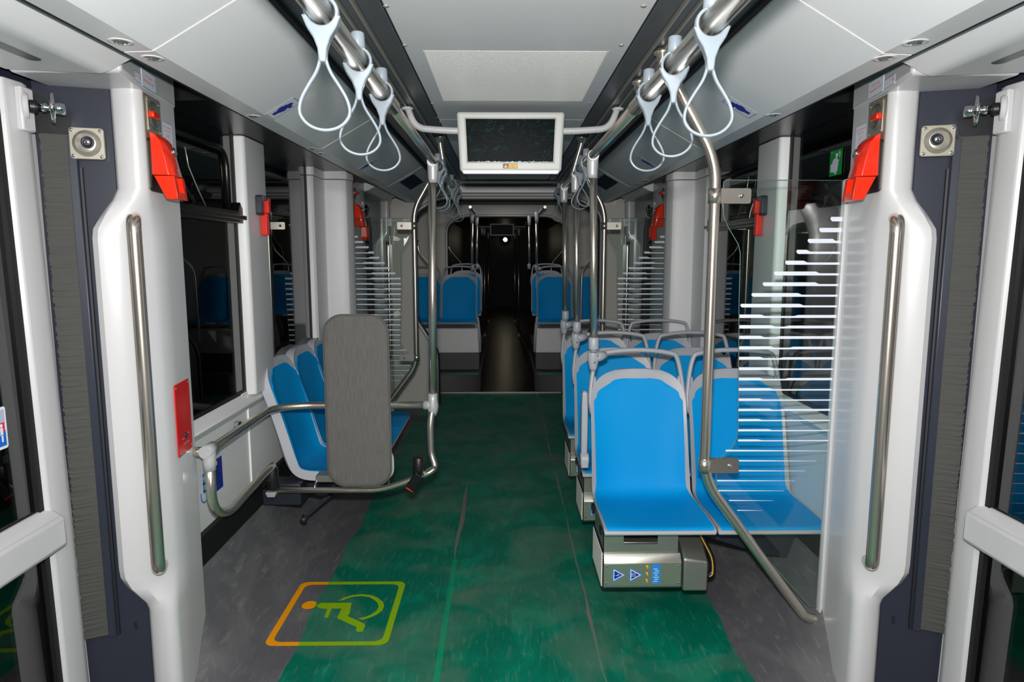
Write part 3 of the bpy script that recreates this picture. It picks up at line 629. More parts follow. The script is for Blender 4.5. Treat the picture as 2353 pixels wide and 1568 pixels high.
# door window sticker at the left frame edge
f = Fr((-1.436, 0, 0), (0, 1, 0), (0, 0, 1), (1, 0, 0)); a0, a1, b0, b1 = 1.66, 1.845, 1.06, 1.178
t = thing('door_sticker', 'white edged blue pictogram sticker on the left door window', 'sticker', f.P(a0, b0))
mb = MB(); f.pol(mb, rrect(a0, a1, b0, b1, .008), 0, .001); mk('sheet', mb, M['swhite'], t)
mb = MB(); f.rect(mb, a0 + .006, a1 - .006, b0 + .008, b0 + .05, .0011, .0014); mk('blue_field', mb, mat('sticker_mid_blue', (0,100,205), .4), t)
mb = MB(); f.rect(mb, a0 + .006, a1 - .006, b0 + .072, b1 - .008, .0011, .0014); mk('grey_field', mb, M['mauve'], t)
mb = MB(); f.rect(mb, a1 - .034, a1 - .008, b0 + .048, b0 + .074, .0011, .0015); f.rect(mb, a1 - .066, a1 - .05, b0 + .04, b0 + .07, .0011, .0015); mk('red_block', mb, mat('sticker_crimson', (225,20,80), .4), t)
mb = MB(); f.pol(mb, circ(a1 - .021, b0 + .066, .005), .0015, .0019); f.rect(mb, a1 - .026, a1 - .016, b0 + .038, b0 + .060, .0015, .0019); f.rect(mb, a1 - .023, a1 - .017, b0 + .02, b0 + .04, .0015, .0019)
f.rect(mb, a1 - .046, a1 - .036, b0 + .032, b0 + .09, .0015, .0019); mk('figure', mb, M['swhite'], t)

# ================================================================== CEILING PANEL STICKERS, SPEAKER HOLES, DOWNLIGHTS
def hand_sticker(s, px, py, w):
    f = slope_fr(s); a, b = f.at(px, py); la, lb = .058, .036 if False else .052
    # long side runs down the slope
    t = thing('hand_sticker', w, 'sticker', f.P(a, b), 'blue hand stickers on sloped ceiling panels')
    L, H = .062, .045
    q = lambda u, v: (a + v, b + u)
    mb = MB(); f.rect(mb, a - H, a + H, b - L, b + L, .0004, .0010); mk('film', mb, M['mauve'] if False else M['ceil'], t)
    mb = MB(); f.ring(mb, a - H, a + H, b - L, b + L, .002, .0010, .0014); mk('border', mb, M['sblue'], t)
    hp = [(.046,-.010),(.046,.012),(.024,.012),(.012,.022),(-.004,.024),(-.008,.018),(-.022,.018),(-.022,.012),(-.040,.012),(-.034,.008),(-.044,.006),(-.036,.002),(-.045,-.001),(-.036,-.005),(-.042,-.009),(-.030,-.011),(-.030,-.026),(-.014,-.026),(-.014,-.013),(.004,-.022),(.020,-.016),(.028,-.010)]
    mb = MB(); f.pol(mb, [(a - v*1.2, b + u) for u, v in hp], .0011, .0016); mk('hand_symbol', mb, M['sblue'], t)
hand_sticker(-1, 651, 249, 'blue hand sticker on the near left sloped ceiling panel'); hand_sticker(1, 1699, 247, 'blue hand sticker on the near right sloped ceiling panel')
hand_sticker(-1, 843, 380, 'blue hand sticker on the second left sloped ceiling panel'); hand_sticker(1, 1487, 374, 'blue hand sticker on the second right sloped ceiling panel')
for s, (px, py) in ((-1, (712, 221)), (1, (1641, 217))):
    f = slope_fr(s); a, b = f.at(px, py); mb = MB()
    for i in range(-5, 6):
        for j in range(-5, 6):
            x, z = i*.0062 + (j % 2)*.0031, j*.0054
            if x*x + z*z < .031**2: mb.poly([f.P(a + x + p, b + z + q_, .0006) for p, q_ in circ(0, 0, .0018, 8)])
    tag(mk('speaker_holes', mb, M['bead'], loc=f.P(a, b)), 'round patch of small speaker holes in the near %s ceiling panel' % SIDE[s], 'speaker')
dl = [(-1, 277, 95, 'left, before the joint'), (-1, 350, 133, 'left, just after the joint'), (-1, 577, 267, 'left, alone above the first window'), (-1, 705, 341, 'left, before the second joint'), (-1, 725, 352, 'left, after the second joint'), (-1, 849, 418, 'left, before the third joint'), (-1, 858, 424, 'left, after the third joint'),
      (1, 2078, 97, 'right, before the joint'), (1, 2003, 133, 'right, just after the joint'), (1, 1767, 264, 'right, alone above the seats'), (1, 1626, 346, 'right, near the second joint'), (1, 1482, 414, 'right, before the third joint'), (1, 1470, 421, 'right, after the third joint')]
for s, px, py, w in dl:
    p = AZ(px, py, 2.11); p.x = s*min(max(abs(p.x), .96), .985); r = .017 if p.y < 3 else .014
    t = thing('downlight', 'small round recessed ceiling spotlight on the flat lip, ' + w, 'light', (p.x, p.y, 2.11))
    mb = MB(); mb.lathe((p.x, p.y, 2.1095), (0, 0, -1), [(r*1.75, 0), (r*1.7, .0012), (r*1.05, .002), (r, 0)], 28); mk('bezel', mb, M['ceil'], t)
    mb = MB(); mb.lathe((p.x, p.y, 2.1075), (0, 0, -1), [(r, -.002), (r*.9, .001), (r*.5, .0), (r*.45, .003), (0, .0045)], 22); mk('lens', mb, M['lens'], t)

# ================================================================== HAND RAILS, STRAPS, POLES
RZ = 2.02
LX = {-1: -.365, 1: .34}
for s, w, ye in ((-1, 'left', 5.0), (1, 'right', 5.0)):
    x = LX[s]
    t = thing('ceiling_handrail', 'long brushed stainless ceiling handrail on the %s of the aisle' % w, 'handrail', (x, 1.5, RZ))
    mb = MB(); mb.cyl((x, -.6, RZ), (x, 2.02, RZ), .0215, seg=24); mk('thick_tube', mb, M['steel'], t)
    mb = MB(); mb.cyl((x, 2.01, RZ), (x, ye, RZ), .0165, seg=24); mk('thin_tube', mb, M['steel'], t)
    for ya, yb, xm in (((.55, .35, .50), (4.1, 4.1, .42)) if s < 0 else ((2.39, 2.0, .50), (2.79, 2.06, .50), (.4, .3, .50), (4.1, 4.1, .42))):
        mb = MB(); mb.tube(bend([(x, yb, RZ), (s*(abs(x) + .03), yb + .02, RZ + .05), (s*xm, ya, 2.25), (s*xm, ya, 2.29)], .03), .016, 14); mb.lathe((s*xm, ya, 2.288), (0, 0, -1), [(.03, 0), (.03, .015), (.021, .02), (.018, .04)], 18); mk('hanger', mb, M['steel'], t)
def make_strap(loc, label, ang=0.0):
    t = thing('hanging_strap', label, 'strap', loc, 'pale grey hanging strap loops', ang)
    mb = MB(); pts = [(.0235*math.cos(a), .0235*math.sin(a)) for a in [math.radians(d) for d in range(200, 345, 12)]]
    out = [(.034, -.006), (.026, -.026), (.015, -.043), (.008, -.062), (.006, -.085), (-.006, -.085), (-.008, -.062), (-.015, -.043), (-.026, -.026), (-.034, -.006)]
    poly = [(x, z) for x, z in pts] + out; mb.prism([(x, -.013, z) for x, z in poly], (0, .026, 0)); mk('saddle', mb, M['strap'], t, local=True, bevel=.003)
    mb = MB(); mb.tube([(.027*math.cos(a), 0, .027*math.sin(a)) for a in [math.radians(d) for d in range(-30, 211, 15)]], .006, 8, flat=(2.2, .7)); mk('clamp_band', mb, M['strap'], t, local=True)
    mb = MB(); mb.lathe((0, 0, .024), (0, 0, 1), [(.017, 0), (.016, .012), (.015, .034), (.012, .037), (0, .037)], 20); mk('top_stub', mb, M['strap'], t, local=True)
    pth = [(-.004, -.07), (-.005, -.095), (-.012, -.122), (-.025, -.150), (-.036, -.176), (-.041, -.198), (-.040, -.216), (-.031, -.233), (-.017, -.244), (0, -.248)]
    pth = [(x*1.06, -.06 + (z + .07)*.79) for x, z in pth]; pth = pth + [(-x, z) for x, z in reversed(pth[:-1])]
    P = [Vector((x, 0, z)) for x, z in pth]; R = []
    for i in range(len(P) - 1):
        for k in range(4):
            tt = k/4; p0 = P[max(i-1, 0)]; p1 = P[i]; p2 = P[i+1]; p3 = P[min(i+2, len(P)-1)]
            R.append(.5*((2*p1) + (p2-p0)*tt + (2*p0-5*p1+4*p2-p3)*tt*tt + (3*p1-p0-3*p2+p3)*tt**3))
    R.append(P[-1]); mb = MB(); mb.tube(R, .0034, 10, flat=(1.9, .95)); mk('loop', mb, M['strap'], t, local=True)
    return t
LS = [(1.25, 'nearest strap loop on the left rail, nearest the camera', .12), (1.55, 'second strap loop along the left rail', .2), (1.84, 'third strap loop along the left rail, before the thinner tube', .1), (3.36, 'strap loop hanging just behind the left pole', .3), (3.56, 'left rail strap loop second behind the pole', -.3), (4.24, 'left rail strap loop in the far cluster, first', .5), (4.50, 'left rail strap loop in the far cluster, middle', -.4), (4.75, 'left rail strap loop in the far cluster, last', .3)]
RS = [(1.30, 'nearest strap loop on the right rail, over the slanted pole', -.1), (1.57, 'second strap loop along the right rail', -.25), (1.84, 'third strap loop along the right rail', -.1), (3.2, 'strap loop hanging just behind the first right seat pole', .35), (3.42, 'right rail strap loop between the first and second seat poles', -.35), (4.75, 'farthest strap loop on the right rail, left of the third pole', .3)]
first = make_strap((LX[-1], LS[0][0], RZ), LS[0][1], LS[0][2])
for y, lb, a in LS[1:]: dup(first, (LX[-1], y, RZ), lb, rz=a)
for y, lb, a in RS: dup(first, (.34, y, RZ), lb, rz=a)

# display hanging under the ceiling
t = thing('passenger_display', 'switched off passenger display in a light grey housing under the ceiling', 'screen', (-.01, 3.30, 2.26))
TY = 3.27; f = Fr((-.01, TY, 0), (1, 0, 0), (0, math.sin(.10), math.cos(.10)), (0, -math.cos(.10), math.sin(.10)))
def V(a, b): return None
z0, z1 = 1.985, 2.262
mb = MB(); f2 = Fr((-.01, TY, z0), (1, 0, 0), (0, 0, 1), (0, -1, 0))
mb.loft([[f2.P(-.242, 0, -.06), f2.P(.242, 0, -.06), f2.P(.256, z1 - z0, -.06), f2.P(-.256, z1 - z0, -.06)], [f2.P(-.242, 0, 0), f2.P(.242, 0, 0), f2.P(.256, z1 - z0, 0), f2.P(-.256, z1 - z0, 0)]])
mk('housing', mb, M['tv'], t, bevel=.014, seg=3)
mb = MB(); mb.hexa([f2.P(-.238, -.002, -.055), f2.P(.238, -.002, -.055), f2.P(.238, .016, -.055), f2.P(-.238, .016, -.055)], [f2.P(-.225, -.012, -.004), f2.P(.225, -.012, -.004), f2.P(.238, .010, -.002), f2.P(-.238, .010, -.002)]); mk('lower_lip', mb, M['alu'], t, bevel=.004)
mb = MB(); f2.pol(mb, [(-.205, .046), (.202, .046), (.210, .243), (-.213, .243)], .0005, .0015); mk('glass', mb, M['screen'], t)
mb = MB()
for p, q_ in (((-.209, .042), (.206, .042)), ((.206, .042), (.214, .247)), ((.214, .247), (-.217, .247)), ((-.217, .247), (-.209, .042))): mb.cyl(f2.P(*p, .001), f2.P(*q_, .001), .0025, seg=6)
mk('bezel', mb, M['tv'], t)
mb = MB(); rnd = random.Random(5)
for i in range(26):
    x = rnd.uniform(-.19, .17); w_ = rnd.uniform(.004, .02); f2.pol(mb, [(x, .043), (x + w_, .0425 + rnd.uniform(0, .003)), (x + w_*.6, .047 + rnd.uniform(0, .003))], .002, .0035)
mk('loose_film', mb, M['swhite'], t)
lb_ = mk('warning_label', Fr.rect(f2, MB(), -.035, .032, .016, .036, .0008, .0014) and (lambda m_: (f2.pol(m_, rrect(-.037, .033, .015, .037, .002), .0004, .0014), m_)[1])(MB()), M['navy'], t)
mb = MB(); f2.pol(mb, [(-.034, .018), (-.013, .018), (-.0235, .034)], .0014, .0019); f2.pol(mb, rrect(-.010, .031, .017, .035, .002), .0014, .0019); mk('yellow_fields', mb, M['yellow'], lb_)
mk('label_text', text_mb('DİKKAT\nYÜKSEK GERİLİM\n220V', f2, -.007, .028, .019, .033, .0021), M['gap'], lb_)
mb = MB(); mb.tube(bend([(-.50, TY+.03, 2.285), (-.462, TY+.03, 2.19), (-.30, TY+.03, 2.178), (.30, TY+.03, 2.178), (.462, TY+.03, 2.19), (.50, TY+.03, 2.285)], .06), .016, 18); mk('support_tube', mb, M['white'], t)
for s in (-1, 1):
    mb = MB(); mb.lathe((s*.50, TY+.03, 2.284), (0, 0, -1), [(.028, 0), (.028, .008), (.018, .012)], 16); mk('mount', mb, M['white'], t)

def joint_top(mb, x, y):       # cast T piece where a pole meets the rail
    mb.lathe((x, y, RZ - .095), (0, 0, 1), [(.022, 0), (.023, .02), (.025, .06), (.026, .095), (.02, .11)], 20)
    mb.cyl((x, y - .035, RZ), (x, y + .035, RZ), .0235, seg=20)
# seat poles on the right
def seat_pole(y, label):
    x = .362
    t = thing('seat_pole', label, 'pole', (x, y, 1.15), 'vertical poles on the seats right of the aisle')
    mb = MB(); mb.cyl((x, y, 1.2), (x - .012, y, RZ - .08), .0165, seg=22); mk('tube', mb, M['steel'], t)
    mb = MB(); joint_top(mb, .345, y); mk('upper_joint', mb, M['alu'], t)
    mb = MB(); mb.lathe((x, y, 1.168), (0, 0, 1), [(.016, -.012), (.014, -.002), (.022, .0), (.0235, .004), (.0235, .05), (.021, .054), (.017, .055)], 22); mk('lower_collar', mb, M['grey'], t)
    return t
p1 = seat_pole(3.0, 'nearest stainless pole rising from the front seat to the right handrail')
dup(p1, (.362, 3.70, 1.15), 'middle stainless pole rising from the second row seat'); dup(p1, (.362, 4.40, 1.15), 'third stainless pole rising from the third row seat')

# ================================================================== SEATS
def cr(P, k):
    R = []
    P = [Vector(p) for p in P]
    for i in range(len(P) - 1):
        for j in range(k):
            tt = j/k; p0 = P[max(i-1, 0)]; p1_ = P[i]; p2 = P[i+1]; p3 = P[min(i+2, len(P)-1)]
            R.append(.5*((2*p1_) + (p2-p0)*tt + (2*p0-5*p1_+4*p2-p3)*tt*tt + (3*p1_-p0-3*p2+p3)*tt**3))
    R.append(P[-1]); return R
# (half width, y, z, side curl)
SH = [(.205, .030, .478, 0), (.218, .006, .484, 0), (.223, 0, .494, .000), (.225, .02, .506, .004), (.225, .12, .498, .018), (.225, .26, .490, .026), (.224, .36, .490, .034), (.223, .415, .512, .045), (.223, .445, .57, .050), (.222, .470, .68, .044), (.221, .495, .80, .034), (.221, .515, .90, .022), (.216, .528, .955, .016), (.200, .537, .995, .012), (.165, .544, 1.032, .008), (.112, .548, 1.056, .006), (.06, .549, 1.064, .005)]
PD = [(.213, .004, .504, 0), (.215, .02, .509, .004), (.216, .12, .502, .015), (.220, .26, .494, .021), (.213, .36, .495, .026), (.206, .415, .517, .035), (.203, .442, .57, .040), (.204, .466, .68, .036), (.205, .491, .80, .028), (.206, .510, .89, .018), (.205, .517, .918, .016), (.193, .521, .935, .014), (.188, .526, .955, .013), (.165, .532, .975, .010), (.128, .537, .998, .008), (.105, .541, 1.012, .006), (.055, .543, 1.018, .005)]
def seat_grid(rows, k, nx, lift=0.0, thick=0.02):
    tk0 = thick; R = cr([(a, b, c) for a, b, c, d in rows], k); C = cr([(d, 0, 0) for a, b, c, d in rows], k); mb = MB(); n_ = len(R); vs = []; bk = []
    for i, p in enumerate(R):
        q0 = R[max(i-1, 0)]; q1 = R[min(i+1, n_-1)]; ty, tz = q1.y - q0.y, q1.z - q0.z; L = math.hypot(ty, tz) or 1
        thick = tk0*min(1, .45 + i*.05)
        ny, nz = -tz/L, ty/L          # normal towards the sitter (up / forward)
        for j in range(nx + 1):
            u = -1 + 2*j/nx; c = max(C[i].x, 0)*abs(u)**3.2 + lift
            vs.append((u*p.x, p.y + ny*c, p.z + nz*c)); bk.append((u*p.x*.985, p.y + ny*(c - thick), p.z + nz*(c - thick)))
    m1 = nx + 1; N_ = len(vs); q = lambda i, j: i*m1 + j
    fs = [(q(i, j), q(i, j+1), q(i+1, j+1), q(i+1, j)) for i in range(n_-1) for j in range(nx)]
    fb = [tuple(N_ + v for v in reversed(f_)) for f_ in fs]
    loop = [q(0, j) for j in range(nx)] + [q(i, nx) for i in range(n_-1)] + [q(n_-1, j) for j in range(nx, 0, -1)] + [q(i, 0) for i in range(n_-1, 0, -1)]
    rim = [(loop[k_], N_ + loop[k_], N_ + loop[(k_+1) % len(loop)], loop[(k_+1) % len(loop)]) for k_ in range(len(loop))]
    mb.add(vs + bk, fs + fb + rim, True); return mb
def es(o): m_ = o.modifiers.new('e', 'EDGE_SPLIT'); m_.split_angle = math.radians(50)
def make_seat(loc, label, pole_joint=False, arm=0, shell='grey', handle=True, thick=.024):
    t = thing('tram_seat', label, 'seat', loc, 'blue padded tram seats')
    o = mk('shell', seat_grid(SH, 3, 16, 0, thick), M[shell], t, local=True); es(o)
    o = mk('cushion', seat_grid(PD, 3, 16, .005, .009), M['blue'], t, local=True); es(o)
    if handle:
        P = [(-.212, .506, .86), (-.219, .528, .92), (-.212, .545, 1.00), (-.201, .556, 1.07), (-.186, .560, 1.120), (-.168, .560, 1.133), (-.09, .562, 1.146), (0, .563, 1.150)]
        P = P + [(-x, y, z) for x, y, z in reversed(P[:-1])]
        mb = MB(); mb.tube(cr(P, 3), .0125, 12, flat=(1.0, .9)); mk('grab_handle', mb, M['grey'], t, local=True)
        for s in (-1, 1):
            mb = MB(); mb.hexa([(s*.225, .515, .895), (s*.196, .520, .93), (s*.192, .535, .93), (s*.222, .535, .895)], [(s*.206, .545, 1.05), (s*.19, .545, 1.015), (s*.188, .556, 1.015), (s*.203, .558, 1.05)]); mk('side_web', mb, M['grey'], t, local=True, bevel=.004)
    if pole_joint: add_joint(t)
    return t
def add_joint(t):
    mb = MB(); x, y, z = -.207, .535, 1.118
    mb.loft([[(x + a*math.cos(q), y + b*math.sin(q), z + h) for q in [2*math.pi*i/18 for i in range(18)]] for a, b, h in ((.014, .014, -.06), (.019, .018, -.045), (.026, .021, -.01), (.028, .022, .01), (.024, .02, .032), (.018, .017, .042), (.015, .015, .05))], True)
    mb.tube([(x + .005, y, z + .002), (x + .035, y + .01, z + .006), (x + .062, y + .018, z + .012)], [.024, .023, .016], 16)
    o = mk('pole_joint', mb, M['grey'], t, local=True)
    for a, b in ((.018, .012), (.003, -.018)):
        mb = MB(); mb.lathe((x + a, y - .021, z + b), (0, -1, 0), [(.005, 0), (.005, .003), (.003, .0035), (0, .002)], 12); mk('screw', mb, M['chrome'], o, local=True)
def add_arm(t, x):
    mb = MB(); mb.loft([[(x + a, y + .48, z) for a, y in ((-.012*w, -.02*w), (.012*w, -.02*w), (.012*w, .02*w), (-.012*w, .02*w))] for z, w in ((.66, 1.0), (.70, 1.2), (.80, 1.25), (.90, 1.2), (.965, 1.0), (.975, .5))]); mk('armrest', mb, M['grey'], t, local=True, bevel=.005)
    mb = MB(); mb.cyl((x - .018, .465, .655), (x + .02, .465, .655), .030, seg=20); mb.box(x - .016, x + .018, .435, .495, .62, .655); mk('armrest_hinge', mb, M['grey'], t, local=True, bevel=.004)
AX1, AX2 = .578, 1.033
s1 = make_seat((AX1, 2.535, 0), 'front blue seat beside the aisle, whole seat visible above the heater', True)
s2 = dup(s1, (AX2, 2.535, 0), 'front blue window seat behind the striped glass partition', skip=('pole_joint',))
add_arm(s1, -.252)
s3 = dup(s1, (AX1 - .005, 3.235, 0), 'second row blue seat beside the aisle, below the middle pole', skip=('armrest', 'armrest_hinge'))
dup(s2, (AX2, 3.235, 0), 'second row blue window seat right of the aisle'); dup(s3, (AX1 - .01, 3.935, 0), 'third row blue seat beside the aisle, below the farthest pole'); dup(s2, (AX2 - .03, 3.935, 0), 'third row blue window seat, farthest on the right bench side')
# side facing seats on the left
sl = make_seat((-.685, 3.475, 0), 'nearest blue seat along the left wall, facing the aisle', shell='pale', handle=False, thick=.05)
sl.rotation_euler = (0, 0, math.pi/2); sl['group'] = 'blue seats along the left wall'
dup(sl, (-.685, 3.892, 0), 'middle blue seat along the left wall'); dup(sl, (-.685, 4.298, 0), 'farthest blue seat along the left wall')
# supports below the seats
for y, w in ((2.84, 'front row'), (3.54, 'second row'), (4.24, 'third row')):
    t = thing('seat_support', 'dark cantilever bracket carrying the %s of right seats' % w, 'bracket', (1.2, y, .4), 'dark brackets under the right seats')
    mb = MB(); mb.prism([(.38, y - .03, .425), (1.25, y - .03, .425), (1.25, y - .03, .25), (1.12, y - .03, .27), (.85, y - .03, .355), (.38, y - .03, .385)], (0, .06, 0)); mk('arm', mb, M['navy'], t, bevel=.004)
    mb = MB(); mb.box(.36, 1.22, y - .16, y - .12, .425, .45); mb.box(.36, 1.22, y + .10, y + .14, .425, .45); mk('rails', mb, M['blackp'], t)
t = thing('seat_support', 'dark beam and slanted strut carrying the left wall seats', 'bracket', (-1.2, 3.6, .4))
mb = MB(); mb.box(-1.25, -.80, 3.38, 3.44, .375, .41); mb.box(-1.25, -.80, 3.9, 3.96, .375, .41); mb.box(-1.25, -.80, 4.36, 4.42, .375, .41); mb.box(-1.0, -.94, 3.28, 4.6, .38, .42); mk('beam', mb, M['navy'], t, bevel=.004)
mb = MB(); mb.box(-1.24, -1.05, 3.2, 3.32, .36, .47); mk('wedge_box', mb, M['navy'], t, bevel=.006)
t = thing('floor_strut', 'thin slanted dark strut reaching down to the grey floor on the left', 'strut', (-1.07, 3.36, .04))
p = AY(700, 1190, 3.45); q_ = AY(765, 1133, 3.55); mb = MB(); mb.tube([p, q_ + Vector((.1, .05, .08))], .014, 4, smooth=False); mk('leg', mb, M['navy'], t)
mb = MB(); mb.cyl(p + Vector((-.01, 0, -.03)), p + Vector((.005, 0, .01)), .018, seg=10); mk('foot', mb, M['navy'], t)
mb = MB(); mb.cyl(p + Vector((0, -.016, 0)), p + Vector((0, -.024, 0)), .008, seg=8); mk('bolt', mb, M['chrome'], t)

# ================================================================== HEATERS UNDER THE RIGHT SEATS
def heater(dy, label, full):
    t = thing('seat_heater', label, 'heater', (.53, 2.75 + dy, .2), 'stainless heaters under the aisle seats')
    x0, x1, y0, y1 = .368, .690, 2.62 + dy, 2.90 + dy
    A = [(y0, .225), (y0, .328), (y0 + .025, .362), (y0 + .10, .362), (y0 + .10, .375), (y1, .375), (y1, .21), (y0 + .02, .21)]
    mb = MB(); mb.loft([[(x0, y, z) for y, z in A], [(x1, y, z) for y, z in A]]); mk('casing', mb, M['sheet'], t, bevel=.002)
    mb = MB(); mb.box(x0 + .004, x1 - .004, y0 - .002, y0, .234, .325); face = mk('front_face', mb, M['heat'], t)
    mb = MB(); mb.box(x0, x0 + .085, y0 + .03, y0 + .034, .36, .468); mb.box(x1 - .095, x1 - .01, y0 + .03, y0 + .034, .36, .468); mb.box(x0 + .085, x1 - .095, y0 + .03, y0 + .034, .36, .398); mb.box(x0, x0 + .003, y0 + .03, y1, .36, .46); mk('mounting_plate', mb, M['sheet'], t)
    mb = MB(); mb.box(x0 - .006, x0 - .002, y0 + .02, y1, .215, .372); sg = mk('side_grille', mb, M['gap'], t)
    mb = MB()
    for i in range(15): z = .224 + i*.0098; mb.box(x0 - .009, x0 - .005, y0 + .012, y1, z, z + .0068)
    mk('slats', mb, M['bead'], sg)
    f = Fr((x0, y0 - .002, .225), (1, 0, 0), (0, 0, 1), (0, -1, 0))
    for cx, nm in ((.036, 'voltage'), (.106, 'hot')):
        mb = MB(); f.pol(mb, [(cx, .022), (cx, .086), (cx + .056, .054)], .0003, .0008); o = mk('warning_triangle', mb, M['lblue'], t)
        mb = MB(); f.pol(mb, [(cx + .004, .029), (cx + .004, .079), (cx + .048, .054)], .0008, .0011); mk('white_edge', mb, M['swhite'], o)
        mb = MB(); f.pol(mb, [(cx + .007, .0345), (cx + .007, .0735), (cx + .0415, .054)], .0011, .0014); mk('blue_field', mb, M['sblue'], o)
        mb = MB()
        if nm == 'voltage': f.pol(mb, [(cx + .009, .054), (cx + .024, .049), (cx + .021, .056), (cx + .034, .0525), (cx + .020, .060), (cx + .023, .053)], .0014, .0017)
        else:
            f.rect(mb, cx + .009, cx + .0105, .044, .064, .0014, .0017)
            for b in (.048, .054, .060):
                for i in range(6):
                    g = lambda q: (cx + .012 + q*.0025, b + .0014*math.sin(q*1.2)); a_, c_ = g(i), g(i+1); mb.quad(f.P(a_[0], a_[1], .0016), f.P(c_[0], c_[1], .0016), f.P(c_[0], c_[1] + .0016, .0016), f.P(a_[0], a_[1] + .0016, .0016))
        mk('symbol', mb, M['swhite'], o)
    mb = MB(); f.rect(mb, .199, .234, .014, .10, .0003, .0008); o = mk('rating_plate', mb, M['lblue'], t)
    mb = MB()
    for i in range(7): f.rect(mb, .205 + (i % 2)*.006, .222 + (i % 3)*.003, .024 + i*.009, .0265 + i*.009, .0008, .0011)
    mk('rating_text', mb, M['swhite'], o)
    for i, b in enumerate((.028, .058, .088)):
        mb = MB(); f.pol(mb, circ(.178, b + .004, .0045, 10), .0003, .001); f.pol(mb, circ(.181, b - .004, .003, 8), .0003, .001); mk('earth_stud', mb, M['yellow'], t)
    for a in (.010, .311):
        for b in (.018, .092):
            mb = MB(); mb.lathe(f.P(a, b, .0), f.n, [(.0045, 0), (.0045, .002), (0, .003)], 10); mk('screw', mb, M['chrome'], t)
    if full:
        bx = thing('junction_box', 'stainless junction box beside the front heater with a corrugated cable', 'box', (.75, 2.75, .2))
        A = [(y0 - .002, .205), (y0 - .002, .345), (y0 + .07, .395), (y1 - .05, .395), (y1 - .05, .205)]
        mb = MB(); mb.loft([[(.698, y, z) for y, z in A], [(.800, y, z - (.014 if i in (1, 2) else 0)) for i, (y, z) in enumerate(A)]]); mk('body', mb, M['sheet'], bx, bevel=.008, seg=3)
        mb = MB(); P = bend([(.805, 2.70, .235), (.845, 2.70, .235), (.850, 2.72, .30), (.80, 2.76, .40), (.785, 2.78, .46)], .035); R = []
        L = cr(P, 5); rr = [.014 if (i // 1) % 2 else .0115 for i in range(len(L))]; mb.tube(L, rr, 12); mk('conduit', mb, M['blackp'], bx)
        mb = MB(); mb.cyl((.798, 2.70, .235), (.822, 2.70, .235), .016, seg=12); mk('gland', mb, M['blackp'], bx)
        mb = MB(); mb.tube([p + Vector((-.002, -.014, 0)) for p in L[8:-6]], .0022, 6); mk('yellow_wire', mb, M['yellow'], bx)
heater(0, 'front stainless heater box with two blue warning triangles, under the front aisle seat', True)
heater(1.40, 'far stainless heater box under the third row aisle seat', False)
heater(.70, 'middle heater box under the second row aisle seat, mostly hidden', False)

